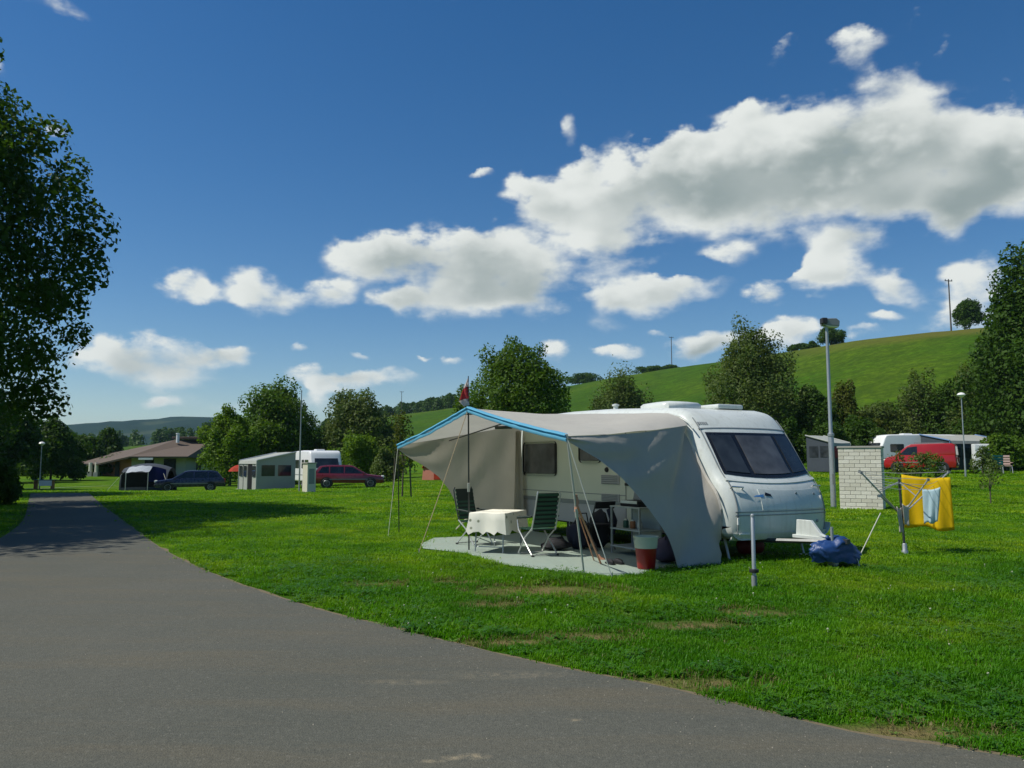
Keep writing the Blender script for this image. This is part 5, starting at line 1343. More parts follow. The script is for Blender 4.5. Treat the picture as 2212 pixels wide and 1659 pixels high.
bl = build('sign_board', MB().box((hp_(322, 988, -3.2).x, hp_(322, 988, -3.2).y, zt3 - .25), (1.9, .08, .26)), M_white2, hs)
# ------------------------------------------------------------------ trees
def leaf_mesh(name, pts, nrm, size, rg, mat, squash=.62):
    n = len(pts)
    t = rg.normal(size=(n, 3)); nrm = nrm / np.linalg.norm(nrm, axis=1, keepdims=True)
    t -= nrm * np.sum(t * nrm, 1, keepdims=True); t /= np.linalg.norm(t, axis=1, keepdims=True) + 1e-9
    b2 = np.cross(nrm, t); s = (size * rg.uniform(.55, 1.35, n))[:, None]
    v = np.empty((n, 4, 3)); v[:, 0] = pts - t * s * .5; v[:, 1] = pts + b2 * s * squash * .5 - nrm * s * .08
    v[:, 2] = pts + t * s * .5 - nrm * s * .15; v[:, 3] = pts - b2 * s * squash * .5 - nrm * s * .08
    me_ = bpy.data.meshes.new(name); me_.vertices.add(n * 4); me_.vertices.foreach_set('co', v.reshape(-1))
    me_.loops.add(n * 4); me_.loops.foreach_set('vertex_index', np.arange(n * 4, dtype=np.int32))
    me_.polygons.add(n); me_.polygons.foreach_set('loop_start', np.arange(0, n * 4, 4, dtype=np.int32)); me_.polygons.foreach_set('loop_total', np.full(n, 4, np.int32))
    me_.update(calc_edges=True); me_.validate(); me_.materials.append(mat); return me_
def tree(name, label, base, h, w, n, size, mat, seed, bottom=.18, lumps=26, taper=.35, cat='tree', group=None, trunk_r=None, gap=.0, lean=(0, 0), depth=1.0, limbs=True, spiky=0.0, lump_r=(.24, .38), fill=.30):
    rg = np.random.default_rng(seed)
    if size >= .26 and n < 25000: n, size = int(n * 1.9), size * .72
    if n > 9000 and lumps < 200: lumps, lump_r = int(lumps * 2.2), (lump_r[0] * .66, lump_r[1] * .74)
    t = thing(name, label, cat, base, 0, group)
    a, hc2 = w / 2, h * (1 - bottom) / 2; zc = h * bottom + hc2
    cs, rs = [], []
    for k in range(lumps):
        while True:
            d = rg.normal(size=3); d /= np.linalg.norm(d)
            if d[2] > -.75: break
        q = rg.uniform(.45, .86) if k > lumps * .2 else rg.uniform(.0, .45)
        zf = d[2] * q
        wide = 1 - taper * max(0, zf) - .10 * max(0, -zf)
        r_ = rg.uniform(*lump_r)
        cs.append((d[0] * q * a * wide + lean[0] * zf, d[1] * q * a * depth * wide + lean[1] * zf, zc + zf * hc2)); rs.append(r_)
    cs = np.array(cs); rs = np.array(rs)
    w8 = rs ** 2; w8 /= w8.sum(); which = rg.choice(lumps, n, p=w8)
    d = rg.normal(size=(n, 3)); d /= np.linalg.norm(d, axis=1, keepdims=True)
    q = rg.uniform(.25, 1, n) ** .45 * (1 + .07 * rg.normal(size=n))
    rx = np.array([a, a * depth, hc2 * .85]) * 1.0
    off = d * q[:, None] * rs[which][:, None] * rx * np.array([1, 1, 1.0])
    if spiky: off[:, 2] += spiky * np.abs(rg.normal(size=n)) * rs[which] * hc2
    pts = cs[which] + off
    # the inner dome that the billows sit on
    nf = int(n * fill); dd = rg.normal(size=(nf, 3)); dd /= np.linalg.norm(dd, axis=1, keepdims=True)
    dd[:, 2] = np.where(dd[:, 2] < -.6, -dd[:, 2], dd[:, 2]); qf = rg.uniform(.30, .72, nf) ** .5
    wf = qf * (1 - taper * np.maximum(0, dd[:, 2] * qf)); lump_n = np.array([mnoise.noise(Vector((v_[0] * 2.3 + seed, v_[1] * 2.3, v_[2] * 2.3))) for v_ in dd])
    wf *= 1 + .16 * lump_n
    pts[:nf] = np.stack([dd[:, 0] * wf * a * .93, dd[:, 1] * wf * a * depth * .93, zc + dd[:, 2] * qf * hc2 * .95 * (1 + .10 * lump_n)], 1); d[:nf] = dd
    keep = pts[:, 2] > h * bottom * .55
    if gap:
        gn_ = np.array([mnoise.noise(Vector((p[0] * 1.1 + seed, p[1] * 1.1, p[2] * 1.1))) for p in pts]); keep &= gn_ > -.5 + gap
    pts, d = pts[keep], d[keep]
    lo, hi = np.percentile(pts, .4, axis=0), np.percentile(pts, 99.75, axis=0)
    tgt_lo = np.array([-a, -a * depth, h * bottom]); tgt_hi = np.array([a, a * depth, h])
    k3 = (tgt_hi - tgt_lo) / (hi - lo); pts = (pts - lo) * k3 + tgt_lo; cs = (cs - lo) * k3 + tgt_lo
    nrm = d * .75 + rg.normal(size=d.shape) * .55 + np.array([0, 0, .25])
    build('crown', leaf_mesh('crown', pts, nrm, size, rg, mat), None, t)
    tr_ = trunk_r or max(.08, h * .018)
    mb = MB().tube([(0, 0, -.3), (.02 * h * .3, 0, h * bottom), (lean[0] * .2, lean[1] * .2, h * .55), (lean[0] * .5, lean[1] * .5, h * .86)], [tr_ * 1.25, tr_, tr_ * .6, tr_ * .15], 8)
    build('trunk', mb, M_bark, t, smooth=60)
    if limbs:
        for k in range(min(lumps, 9)):
            p = cs[-1 - k]; z0 = min(p[2] * .8, h * rg.uniform(max(.12, bottom * .7), .6)); mid = Vector((p[0] * .5, p[1] * .5, (z0 + p[2]) / 2 + .04 * h))
            build('limb', MB().tube([(0, 0, z0), mid, tuple(p)], [tr_ * .5, tr_ * .32, tr_ * .08], 5), M_bark, t, smooth=60)
    return t
def tree_at(name, label, px, Y, ytop, wpx, n, size, mat, seed, ybase=None, **k):
    x = PX(px, Y); z = tz(x, Y); h = max(1.7, PZ(ytop, Y) - z); w = wpx / 1720 * Y
    return tree(name, label, (x, Y, z), h, w, n, size, mat, seed, **k)
GT = 'trees behind the campsite'
# big trees on the left, in their own shade
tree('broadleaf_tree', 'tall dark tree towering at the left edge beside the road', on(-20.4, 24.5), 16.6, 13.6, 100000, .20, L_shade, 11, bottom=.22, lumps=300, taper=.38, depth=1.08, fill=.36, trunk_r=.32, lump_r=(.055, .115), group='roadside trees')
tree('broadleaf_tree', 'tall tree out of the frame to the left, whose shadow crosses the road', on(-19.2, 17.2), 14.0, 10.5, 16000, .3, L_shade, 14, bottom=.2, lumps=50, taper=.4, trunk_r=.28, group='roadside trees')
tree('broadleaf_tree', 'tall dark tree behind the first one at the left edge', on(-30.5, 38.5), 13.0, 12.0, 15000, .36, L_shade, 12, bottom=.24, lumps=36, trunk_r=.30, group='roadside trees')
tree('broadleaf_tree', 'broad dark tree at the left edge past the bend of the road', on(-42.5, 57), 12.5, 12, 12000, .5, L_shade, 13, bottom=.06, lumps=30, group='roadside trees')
for i, (px, Y, yt, wp_) in enumerate(((30, 84, 872, 150), (120, 92, 905, 120), (196, 118, 940, 90), (245, 124, 926, 62), (158, 120, 934, 70), (-40, 80, 850, 160))):
    tree_at('dark_tree', ['dark tree behind the left park lamp', 'dark bushy tree between the park lamp and the house', 'low dark tree just left of the house roof', 'dark conical tree rising behind the house roof', 'dark tree at the foot of the far hills, left of the house', 'dark tree beyond the bend, cut by the left border'][i], px, Y, yt, wp_, 5200, .55, L_shade if i != 3 else L_dark, 40 + i, bottom=.03, lumps=18, group='dark trees around the house', limbs=False)
tree_at('shrub', 'dark clipped bush at the left road edge', 8, 29.5, 1015, 90, 4200, .17, L_shade, 51, bottom=.0, lumps=14, cat='bush', limbs=False)
# between house and far awning
tree_at('broadleaf_tree', 'round light green tree to the right of the house', 503, 72, 880, 122, 9000, .34, L_light, 60, bottom=.07, lumps=22, group=GT)
tree_at('broadleaf_tree', 'tall broad green tree behind the distant grey awning', 600, 78, 822, 196, 15000, .38, L_green, 61, bottom=.10, lumps=30, group=GT, taper=.45)
tree_at('broadleaf_tree', 'rounded dull green tree behind the burgundy car', 778, 80, 846, 178, 13000, .38, L_olive, 62, bottom=.06, lumps=28, group=GT)
tree_at('willow_bush', 'feathery pale green bush behind the burgundy car', 782, 66, 938, 130, 6000, .30, L_light, 63, bottom=.0, lumps=16, cat='bush', limbs=False, spiky=.4)
tree_at('shrub', 'low olive bush to the right of the burgundy car', 838, 63, 968, 70, 3000, .26, L_olive, 64, bottom=.0, lumps=10, cat='bush', limbs=False)
tree_at('broadleaf_tree', 'dense dark green round tree directly behind the awning roof', 1115, 58, 737, 226, 19000, .30, L_green, 65, bottom=.10, lumps=40, group=GT, taper=.22, lump_r=(.16, .26), fill=.5)
tree_at('broadleaf_tree', 'small narrow tree at the left foot of the dense round tree', 1000, 60, 835, 62, 4500, .28, L_green, 66, bottom=.05, lumps=14, group=GT)
tree_at('broadleaf_tree', 'feathery spreading tree on the slope behind the caravan roof', 1346, 96, 797, 138, 11000, .40, L_olive, 67, bottom=.03, lumps=20, group=GT, spiky=.5, gap=.0, fill=.4)
tree_at('broadleaf_tree', 'tall loose tree with thin upper twigs behind the caravan front', 1624, 66, 700, 216, 21000, .30, L_olive, 68, bottom=.06, lumps=34, group=GT, taper=.45, spiky=.35, gap=.04, fill=.4, lump_r=(.17, .28))
tree_at('broadleaf_tree', 'dark bushy tree at the right foot of the loose tree', 1752, 64, 838, 100, 6500, .30, L_dark, 69, bottom=.0, lumps=16, group=GT)
tree_at('broadleaf_tree', 'brownish green bush tree behind the tall lamp post', 1826, 66, 826, 86, 5200, .30, L_brown, 70, bottom=.0, lumps=14, group=GT)
for i, (px, Y, yt, wp_, mt) in enumerate(((1790, 60, 915, 120, L_dark), (1880, 68, 905, 100, L_brown), (1985, 70, 800, 110, L_olive), (2045, 68, 822, 120, L_dark), (2095, 66, 770, 110, L_olive), (1930, 76, 878, 110, L_dark), (1700, 62, 905, 90, L_dark), (2090, 64, 905, 130, L_dark), (2180, 62, 905, 110, L_brown), (1905, 72, 868, 120, L_olive), (2010, 72, 850, 120, L_brown), (1850, 62, 900, 110, L_dark), (2150, 64, 800, 120, L_dark))):
    tree_at('hedge_tree', ['dark hedge tree behind the tall lamp post foot', 'brownish hedge tree above the brick box', 'olive hedge tree with a pointed top above the red van', 'dark hedge tree behind the right park lamp', 'olive hedge tree against the big right-hand tree', 'low dark hedge tree over the long white caravan', 'dark hedge tree over the sloping front window of the caravan', 'dark hedge tree over the white cabinet', 'brownish hedge tree above the garden chairs', 'olive hedge tree between the brick box and the red van, in the back row', 'brownish hedge tree in the back row right above the red van', 'dark low hedge tree just right of the tall lamp post', 'dark hedge tree at the left foot of the huge right-hand tree'][i], px, Y, yt, wp_, 5200, .32, mt, 80 + i, bottom=.0, lumps=15, group='hedge trees behind the far pitches', limbs=(i in (2, 4)))
tree_at('broadleaf_tree', 'huge dark green tree at the right edge', 2235, 58, 528, 250, 30000, .30, L_dark, 90, bottom=.03, lumps=54, trunk_r=.35, lump_r=(.15, .26), taper=.45)
tree_at('shrub', 'rounded bush on the lawn behind the garden chairs', 2160, 54, 938, 110, 5200, .24, L_green, 91, bottom=.0, lumps=14, cat='bush', limbs=False)
# on the hill crest
def crest(name, label, px, ytop, wpx, n, size, mat, seed, back=0, **k):
    a = math.atan((px - 1106) / 1720.0); r_ = float(np.interp(a, HP, HR)) - 3 + back; Y = r_ * math.cos(a)
    return tree_at(name, label, px, Y, ytop, wpx, n, size, mat, seed, bottom=k.pop('bottom', .0), limbs=False, **k)
crest('hill_tree', 'rounded dark tree standing on the hill crest behind the lamp head', 1800, 703, 56, 3200, .55, L_dark, 100, lumps=14, taper=.7, group='trees on the hill crest')
crest('hill_tree', 'round tree on the hill crest next to the power pole', 2100, 648, 66, 4200, .5, L_dark, 101, lumps=14, group='trees on the hill crest')
for i, (px, yt, wp_) in enumerate(((1735, 748, 34), (1758, 750, 30), (1716, 752, 22))):
    crest('hill_bush', ['dark bush on the crest right of the loose tree', 'dark bush on the crest close to the rounded tree', 'small bush on the crest touching the loose tree'][i], px, yt, wp_, 1400, .55, L_dark, 105 + i, lumps=8, cat='bush', group='bushes on the hill crest')
crest('hill_tree', 'wide dark grove tree on the crest right of the dense round tree', 1262, 806, 84, 3600, .8, L_dark, 110, lumps=14, group='trees on the hill crest')
for i, (px, yt, wp_) in enumerate(((1392, 792, 46), (1420, 790, 44), (1446, 788, 40))):
    crest('hill_bush', ['hedge bush on the crest left of the middle power pole, leftmost of three', 'hedge bush on the crest left of the middle power pole, central of three', 'hedge bush at the foot of the middle power pole'][i], px, yt, wp_, 1300, .75, L_dark, 112 + i, lumps=8, cat='bush', group='bushes on the hill crest')
# dark wood at the low end of the hill: one mass
rg = np.random.default_rng(77); P_, N_ = [], []
for k in range(90):
    px = rg.uniform(700, 985); a = math.atan((px - 1106) / 1720.0); r_ = float(np.interp(a, HP, HR)) + rg.uniform(-6, 16); Y = r_ * math.cos(a); x = r_ * math.sin(a)
    z = tz(x, Y); h = rg.uniform(5.5, 7.5) * (.75 + .25 * (px - 700) / 285); w_ = rg.uniform(2.6, 4.0); n = 330
    d = rg.normal(size=(n, 3)); d /= np.linalg.norm(d, axis=1, keepdims=True); u = rg.uniform(0, 1, n)
    rad = w_ * np.sqrt(np.maximum(0.02, 1 - u ** 3)) * rg.uniform(.5, 1, n); P_.append(np.stack([x + d[:, 0] * rad, Y + d[:, 1] * rad, z + u * h], 1)); N_.append(d + np.array([0, 0, .3]))
o = bpy.data.objects.new('dark_wood', leaf_mesh('dark_wood', np.concatenate(P_), np.concatenate(N_), .95, rg, L_shade)); C.objects.link(o); struct(o, 'stuff')
P_, N_ = [], []
for k in range(150):
    px = rg.uniform(-150, 560); Y = rg.uniform(380, 425); x = PX(px, Y); z = tz(x, Y); h = rg.uniform(5, 9); n = 180
    d = rg.normal(size=(n, 3)); d /= np.linalg.norm(d, axis=1, keepdims=True); u = rg.uniform(0, 1, n); rad = 3.8 * (1 - .5 * u) * rg.uniform(.5, 1, n)
    P_.append(np.stack([x + d[:, 0] * rad, Y + d[:, 1] * rad, z + u * h], 1)); N_.append(d + np.array([0, 0, .5]))
o = bpy.data.objects.new('valley_wood', leaf_mesh('valley_wood', np.concatenate(P_), np.concatenate(N_), 1.3, rg, L_dark)); C.objects.link(o); struct(o, 'stuff')
# saplings
Y = 37.0; x = PX(872, Y)
sp = tree('sapling', 'thin young tree tied to wooden stakes left of the awning', on(x, Y), PZ(888, Y) - tz(x, Y), 1.15, 900, .13, L_brown, 120, bottom=.30, lumps=12, trunk_r=.035, taper=.6)
for q in (-.45, .40): build('stake', MB().tube([(q, .1, 0), (q * .75, 0, 2.1)], .035, 6), M_bark, sp)
build('stake_rail', MB().tube([(-.36, .0, 1.9), (.32, .0, 1.9)], .028, 6), M_bark, sp)
Y = 30.0; x = PX(2125, Y)
tree('sapling', 'small sapling with few leaves on the right lawn', on(x, Y), PZ(1000, Y) - tz(x, Y) + .1, .75, 260, .10, L_olive, 121, bottom=.35, lumps=8, trunk_r=.022, taper=.5)
for i, (px, Y, yt, wp_) in enumerate(((1942, 40, 992, 52), (1978, 38, 1005, 60), (2012, 39, 1012, 40))):
    tree_at('shrub', ['reddish twiggy shrub in front of the red van, nearest the brick box', 'green shrub in front of the red van door', 'low green shrub in front of the red van, above the yellow towel corner'][i], px, Y, yt, wp_, 900, .12, [L_brown, L_olive, L_green][i], 125 + i, bottom=.0, lumps=10, cat='bush', limbs=True, gap=.1, trunk_r=.03, group='shrubs before the red van')
tree_at('shrub', 'grey-green shrub in front of the white cabinet', 2112, 49, 985, 50, 1300, .15, L_olive, 131, bottom=.0, lumps=9, cat='bush', limbs=False)
# low scrub band along the stream at the foot of the hill
P_, N_ = [], []
for k in range(210):
    px = rg.uniform(-300, 2500); Y = rg.uniform(80, 92); x = PX(px, Y)
    if 960 < px < 1010 or 1235 < px < 1290: continue
    if 880 < px < 975: continue
    if px < 470: Y += 30; x = PX(px, Y)
    z = tz(x, Y); h = rg.uniform(1.5, 3.6); n = 230
    d = rg.normal(size=(n, 3)); d /= np.linalg.norm(d, axis=1, keepdims=True); q = rg.uniform(.4, 1, n)
    P_.append(np.stack([x + d[:, 0] * q * 2.6, Y + d[:, 1] * q * 1.6, z + (d[:, 2] * q * .5 + .45) * h], 1)); N_.append(d + np.array([0, 0, .4]))
o = bpy.data.objects.new('undergrowth', leaf_mesh('undergrowth', np.concatenate(P_), np.concatenate(N_), .48, rg, L_dark)); C.objects.link(o); struct(o, 'stuff')

# ------------------------------------------------------------------ grass
def blade_mesh(name, blades, mat, curl=1.0):
    v, f = [], []
    for (x, y, ang, h, w_, bend) in blades:
        ca, sa = math.cos(ang), math.sin(ang); k = len(v); px_, py_ = -sa, ca
        for i, t in enumerate((0, .5, .85)):
            off = bend * t * t; hw_ = w_ * (1 - .45 * t) / 2; zz_ = h * (t - .25 * abs(bend) / max(h, .01) * t * t * curl)
            v += [(x + ca * off + px_ * hw_, y + sa * off + py_ * hw_, zz_), (x + ca * off - px_ * hw_, y + sa * off - py_ * hw_, zz_)]
        off = bend; v.append((x + ca * off, y + sa * off, h * (1 - .25 * abs(bend) / max(h, .01) * curl)))
        f += [(k, k + 1, k + 3, k + 2), (k + 2, k + 3, k + 5, k + 4), (k + 4, k + 5, k + 6)]
    me_ = bpy.data.meshes.new(name); me_.from_pydata(v, [], f); me_.materials.append(mat); return me_
def grass_mat(name, cols, dryc, trans=.35, cols2=None):
    m, nt, b = new_mat(name)
    oi = tn(nt, 'ShaderNodeObjectInfo'); pos = tn(nt, 'ShaderNodeNewGeometry').outputs['Position']
    n1 = tnoise(nt, pos, 0.30, 5, 0.6); n2 = tnoise(nt, pos, 2.2, 6, 0.7)
    c = tramp(nt, n1, [(0.36, cols[0]), (0.5, cols[1]), (0.63, cols[2])])
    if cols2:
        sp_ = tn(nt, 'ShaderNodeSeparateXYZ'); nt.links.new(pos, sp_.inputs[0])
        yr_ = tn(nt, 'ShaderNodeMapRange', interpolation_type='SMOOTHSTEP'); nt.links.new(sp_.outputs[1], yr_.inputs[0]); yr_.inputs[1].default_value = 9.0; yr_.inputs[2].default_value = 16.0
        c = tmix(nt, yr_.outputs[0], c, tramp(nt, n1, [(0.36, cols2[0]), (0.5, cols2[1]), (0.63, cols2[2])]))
    nm_ = tnoise(nt, pos, 0.95, 5, 0.65); c = tmix(nt, tramp(nt, nm_, [(0.38, 0.62), (0.56, 0.0)]), c, (0.030, 0.140, 0.005))
    c = tmix(nt, tramp(nt, oi.outputs['Random'], [(0.0, 0.0), (1.0, 0.6)]), c, [q * 0.7 for q in cols[1]])
    c = tmix(nt, tramp(nt, n2, [(0.55, 0.0), (0.8, 0.5)]), c, dryc)
    nt.links.new(c, b.inputs['Base Color']); b.inputs['Roughness'].default_value = .45; b.inputs['Specular IOR Level'].default_value = .2
    tr = tn(nt, 'ShaderNodeBsdfTranslucent'); nt.links.new(tmix(nt, 1.0, c, (1.2, 1.25, .6), 'MULTIPLY'), tr.inputs[0])
    mx = tn(nt, 'ShaderNodeMixShader'); mx.inputs[0].default_value = trans
    nt.links.new(b.outputs[0], mx.inputs[1]); nt.links.new(tr.outputs[0], mx.inputs[2]); nt.links.new(mx.outputs[0], nt.nodes['Material Output'].inputs[0])
    return m
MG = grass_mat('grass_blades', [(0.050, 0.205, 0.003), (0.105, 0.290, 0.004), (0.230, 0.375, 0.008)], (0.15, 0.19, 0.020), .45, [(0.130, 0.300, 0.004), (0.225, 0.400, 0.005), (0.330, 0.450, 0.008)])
MGd = grass_mat('dry_grass_blades', [(0.16, 0.145, 0.05), (0.22, 0.18, 0.07), (0.26, 0.21, 0.09)], (0.24, 0.19, 0.09))
MCl = grass_mat('clover_leaves', [(0.050, 0.165, 0.006), (0.080, 0.215, 0.009), (0.125, 0.260, 0.014)], (0.12, 0.22, 0.015), .40)
MCl.node_tree.nodes['Principled BSDF'].inputs['Roughness'].default_value = .32; MCl.node_tree.nodes['Principled BSDF'].inputs['Specular IOR Level'].default_value = .5
M_petal = pm('clover_flower', (0.42, 0.44, 0.30), 0.8, 0.1)
rr = random.Random(9)
def tuft(n, rad, h0, h1, w0, w1, bend): return [(rr.gauss(0, rad), rr.gauss(0, rad), rr.uniform(0, 6.28), rr.uniform(h0, h1), rr.uniform(w0, w1), rr.uniform(.2, 1) * bend) for _ in range(n)]
def clover(n, rad, s0, s1, zh):
    v, f = [], []
    for _ in range(n):
        x, y, z = rr.gauss(0, rad), rr.gauss(0, rad), rr.uniform(.4, 1) * zh; s = rr.uniform(s0, s1); a0 = rr.uniform(0, 6.28); tx, ty = rr.uniform(-.45, .45), rr.uniform(-.45, .45)
        for q in range(3):
            a = a0 + q * 2.094; k = len(v)
            for da, rl_ in ((0, 0), (-.55, .75), (-.2, 1.05), (.2, 1.05), (.55, .75)):
                dx, dy = math.cos(a + da) * rl_ * s, math.sin(a + da) * rl_ * s; v.append((x + dx, y + dy, z + dx * tx + dy * ty))
            f.append((k, k + 1, k + 2, k + 3, k + 4))
    return v, f
def rosette(n, s):
    v, f = [], []
    for q in range(n):
        a = q * 6.28 / n + rr.uniform(-.3, .3); L = s * rr.uniform(.7, 1.2); w_ = L * rr.uniform(.28, .4); ca, sa = math.cos(a), math.sin(a); k = len(v); lift = rr.uniform(.25, .8)
        for t, ww in ((0, .12), (.35, .8), (.7, 1), (1, .1)):
            z = L * lift * t * (1 - .45 * t) + .005
            v += [(ca * L * t - sa * w_ * ww / 2, sa * L * t + ca * w_ * ww / 2, z), (ca * L * t + sa * w_ * ww / 2, sa * L * t - ca * w_ * ww / 2, z)]
        for i in range(3): f.append((k + 2 * i, k + 2 * i + 1, k + 2 * i + 3, k + 2 * i + 2))
    return v, f
kit = bpy.data.collections.new('grass_kit')
def kit_add(name, me_):
    o = bpy.data.objects.new(name, me_); kit.objects.link(o)
def vf(name, q, mat):
    me_ = bpy.data.meshes.new(name); me_.from_pydata(q[0], [], q[1]); me_.materials.append(mat); return me_
kit_add('k00', blade_mesh('k00', tuft(26, .04, .022, .05, .005, .009, .035), MG))
kit_add('k01', blade_mesh('k01', tuft(22, .045, .03, .07, .005, .009, .05), MG))
kit_add('k02', blade_mesh('k02', tuft(30, .05, .018, .04, .006, .010, .03), MG))
kit_add('k03', vf('k03', clover(20, .055, .010, .017, .055), MCl))
kit_add('k04', vf('k04', clover(16, .06, .012, .022, .075), MCl))
kit_add('k05', vf('k05', rosette(10, .085), MCl))
kit_add('k06', blade_mesh('k06', tuft(18, .05, .02, .05, .004, .007, .04), MGd))
fl = MB(); fl.lathe([(.0015, 0), (.0015, .04)], 4); fl.lathe([(.003, .04), (.007, .043), (.007, .049), (.003, .052)], 7)
kit_add('k07', fl.mesh('k07')); kit.objects['k07'].data.materials.append(M_petal)
MPl = grass_mat('glint_broad_leaves', [(0.13, 0.26, 0.04), (0.17, 0.30, 0.05), (0.21, 0.33, 0.06)], (0.20, 0.28, 0.06), .35)  # broad leaves coloured paler, to stand in for sun glints in the lawn
kit_add('k10', vf('k10', rosette(5, .055), MPl))
# mid and far clumps: wider, sparser
kit_add('k08', blade_mesh('k08', tuft(34, .12, .025, .055, .012, .02, .05), MG))
kit_add('k09', blade_mesh('k09', tuft(40, .24, .03, .06, .025, .04, .07), MG))
rg = np.random.default_rng(21)
# inside-road test on a sampled right edge: lawn is on the far right-hand side of REc
REd = np.array([(p.x, p.y) for p in resample(REc, 500)]); LEd = np.array([(p.x, p.y) for p in resample(LEc, 500)])
roadpoly = np.concatenate([REd, LEd[::-1]])
def inside(poly, x, y):
    c = np.zeros(len(x), bool); j = len(poly) - 1
    for i in range(len(poly)):
        xi, yi = poly[i]; xj, yj = poly[j]
        c ^= ((yi > y) != (yj > y)) & (x < (xj - xi) * (y - yi) / (yj - yi + 1e-12) + xi); j = i
    return c
roadin = roadpoly.copy()
cen2 = None
matpoly = np.array([(p.x, p.y) for p in MATP]); cvpoly = np.array([(cloc(a, b2, 0).x, cloc(a, b2, 0).y) for a, b2 in ((-hx + .3, ys + .3), (hx - .5, ys + .3), (hx - .5, -ys - .3), (-hx + .3, -ys - .3))])
PTS = []
def scatter(y0, y1, dens, kinds, probs, smin, smax, margin=4.0):
    xl, xr_ = -1.0 * y1 - margin, 1.0 * y1 + margin
    n = int((xr_ - xl) * (y1 - y0) * dens); x = rg.uniform(xl, xr_, n); y = rg.uniform(y0, y1, n)
    k = np.abs(x) < 1.0 * y + margin; x, y = x[k], y[k]
    # stay off the asphalt (with a ragged overlap), the mat and the caravan footprint
    jx, jy = rg.normal(0, .03, len(x)), rg.normal(0, .03, len(x))
    k = ~inside(roadpoly, x + jx * np.minimum(1, 9 / y) - .03, y + jy - .06) & ~inside(matpoly, x, y) & ~inside(cvpoly, x, y)
    if y0 >= 13: k &= ~inside(roadpoly, x - .3, y) & ~inside(roadpoly, x + .3, y) & ~inside(roadpoly, x, y - .25)
    x, y = x[k], y[k]
    kk = rg.choice(kinds, len(x), p=probs)
    cl = np.array([mnoise.noise(Vector((a * .55, b2 * .55, 3))) + .5 * mnoise.noise(Vector((a * 1.7, b2 * 1.7, 8))) for a, b2 in zip(x, y)])
    near = np.isin(kk, [0, 1, 2])
    kk = np.where(near & (cl > .10) & (rg.uniform(size=len(x)) < .15), rg.choice([3, 4, 4, 5], len(x)), kk)
    # weeds keep to the edge of the road
    ed = np.min(np.hypot(x[:, None] - REd[None, ::6, 0], y[:, None] - REd[None, ::6, 1]), 1)
    kk = np.where(near & (ed < .9) & (rg.uniform(size=len(x)) < .09), rg.choice([4, 5, 5, 5], len(x)), kk)
    keep = np.ones(len(x), bool)
    for p, rx, ry in BAREP:
        q = np.hypot((x - p.x) / rx, (y - p.y) / ry); keep &= ~((q < 1.25) & (rg.uniform(size=len(x)) < .80))
        kk = np.where((q < 1.5) & (rg.uniform(size=len(x)) < .6) & np.isin(kk, [0, 1, 2, 3, 4, 5]), 6, kk)
    keep &= ~((ed < .22) & (np.array([mnoise.noise(Vector((a * 1.1, b2 * 1.1, 5))) for a, b2 in zip(x, y)]) > .05) & (rg.uniform(size=len(x)) < .75))
    x, y, kk = x[keep], y[keep], kk[keep]
    tall = 1 + .5 * np.array([mnoise.noise(Vector((a * .8, b2 * .8, 12))) for a, b2 in zip(x, y)])
    s = rg.uniform(smin, smax, len(x)) * tall
    PTS.append(np.stack([x, y, tz_np(x, y), s, rg.uniform(0, 6.28, len(x)), kk.astype(float)], 1))
scatter(2.4, 7.5, 420, [0, 1, 2, 5, 6, 7, 10], [.38, .17, .343, .030, .035, .002, .04], .7, 1.2)
scatter(7.5, 13, 240, [0, 1, 2, 5, 6, 7, 10], [.39, .20, .306, .03, .03, .004, .04], .85, 1.4)
scatter(13, 22, 55, [8, 1, 3, 7], [.72, .17, .106, .004], .8, 1.25)
scatter(22, 42, 9, [9, 8], [.75, .25], .8, 1.2, 4)
scatter(42, 62, 3.0, [9], [1.0], 1.0, 1.6, 4)
A = np.concatenate(PTS)
me = bpy.data.meshes.new('grass'); me.vertices.add(len(A)); me.vertices.foreach_set('co', A[:, :3].astype(np.float32).reshape(-1))
for nm, col in (('sc', 3), ('rt', 4)):
    at = me.attributes.new(nm, 'FLOAT', 'POINT'); at.data.foreach_set('value', A[:, col].astype(np.float32))
at = me.attributes.new('ki', 'INT', 'POINT'); at.data.foreach_set('value', A[:, 5].astype(np.int32))
grass = bpy.data.objects.new('grass', me); C.objects.link(grass); struct(grass, 'stuff')
ng = bpy.data.node_groups.new('scatter_grass', 'GeometryNodeTree')
ng.interface.new_socket('Geometry', in_out='INPUT', socket_type='NodeSocketGeometry'); ng.interface.new_socket('Geometry', in_out='OUTPUT', socket_type='NodeSocketGeometry')
gi, go = ng.nodes.new('NodeGroupInput'), ng.nodes.new('NodeGroupOutput')
ci = ng.nodes.new('GeometryNodeCollectionInfo'); ci.inputs['Collection'].default_value = kit; ci.inputs['Separate Children'].default_value = True; ci.inputs['Reset Children'].default_value = True
ip = ng.nodes.new('GeometryNodeInstanceOnPoints'); ip.inputs['Pick Instance'].default_value = True
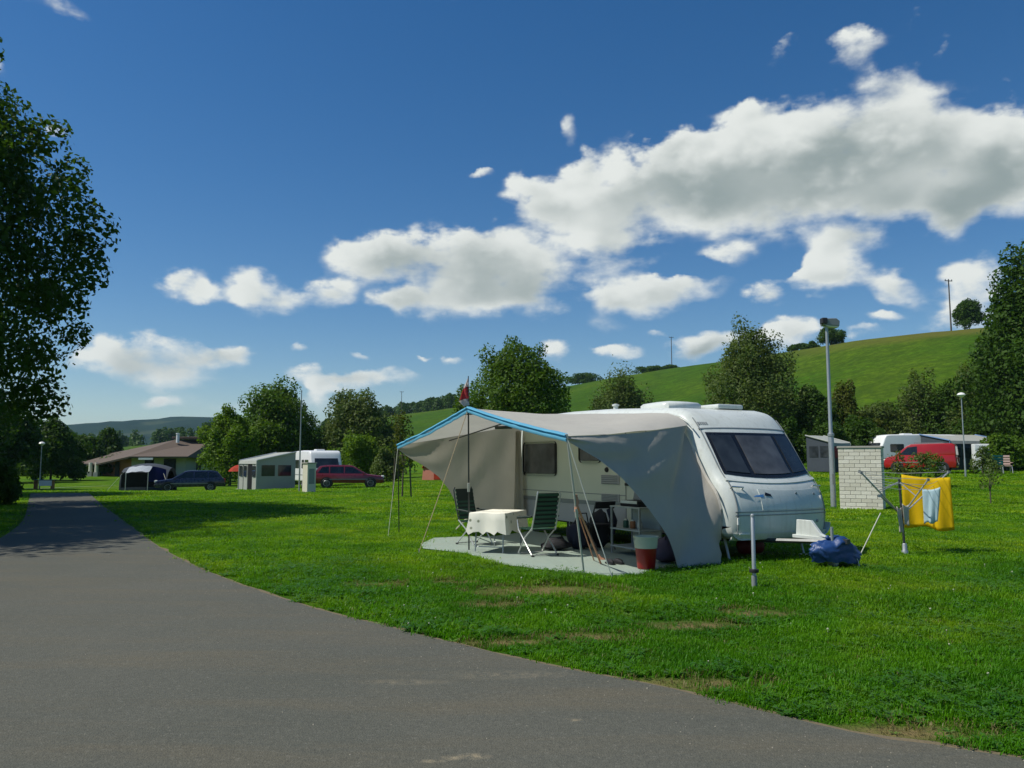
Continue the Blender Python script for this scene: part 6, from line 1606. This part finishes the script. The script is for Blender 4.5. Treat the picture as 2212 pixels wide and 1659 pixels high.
def na(nm, ty):
    q = ng.nodes.new('GeometryNodeInputNamedAttribute'); q.data_type = ty; q.inputs[0].default_value = nm
    return [o_ for o_ in q.outputs if o_.enabled][0]
cx_ = ng.nodes.new('ShaderNodeCombineXYZ'); ng.links.new(na('rt', 'FLOAT'), cx_.inputs[2])
er = ng.nodes.new('FunctionNodeEulerToRotation'); ng.links.new(cx_.outputs[0], er.inputs[0])
mp_ = ng.nodes.new('GeometryNodeMeshToPoints'); ng.links.new(gi.outputs[0], mp_.inputs[0])
ng.links.new(mp_.outputs[0], ip.inputs['Points']); ng.links.new(ci.outputs[0], ip.inputs['Instance'])
ng.links.new(na('ki', 'INT'), ip.inputs['Instance Index']); ng.links.new(er.outputs[0], ip.inputs['Rotation']); ng.links.new(na('sc', 'FLOAT'), ip.inputs['Scale'])
ng.links.new(ip.outputs[0], go.inputs[0])
md = grass.modifiers.new('scatter', 'NODES'); md.node_group = ng
# grit and little stones, thickest along the edge of the asphalt
gm = MB(); rgr = random.Random(4); M_grit = pm('road_grit', (0.24, 0.22, 0.17), 0.9, 0.4, 30.0)
edge_pts = resample(REc, 700)
for k in range(1500):
    i = rgr.randrange(40, 660); p = edge_pts[i]; q_ = LEc[min(len(LEc) - 1, int(i / 700 * len(LEc)))]
    inw = Vector((q_.x - p.x, q_.y - p.y, 0)).normalized(); dd_ = abs(rgr.gauss(0, .35)) if k % 3 else rgr.uniform(0, 3.5)
    c_ = Vector((p.x, p.y, 0)) + inw * dd_
    if c_.y < 3 or c_.y > 16: continue
    r_ = rgr.uniform(.002, .007) * (1.6 if rgr.random() < .06 else 1); z_ = tz(c_.x, c_.y) + .014
    gm.add([(c_.x + r_ * rgr.uniform(.7, 1.3), c_.y, z_), (c_.x, c_.y + r_ * rgr.uniform(.7, 1.3), z_), (c_.x - r_, c_.y, z_), (c_.x, c_.y - r_, z_), (c_.x, c_.y, z_ + r_ * rgr.uniform(.6, 1.1))], [(0, 1, 4), (1, 2, 4), (2, 3, 4), (3, 0, 4)])
struct(build('grit', gm, M_grit), 'stuff')
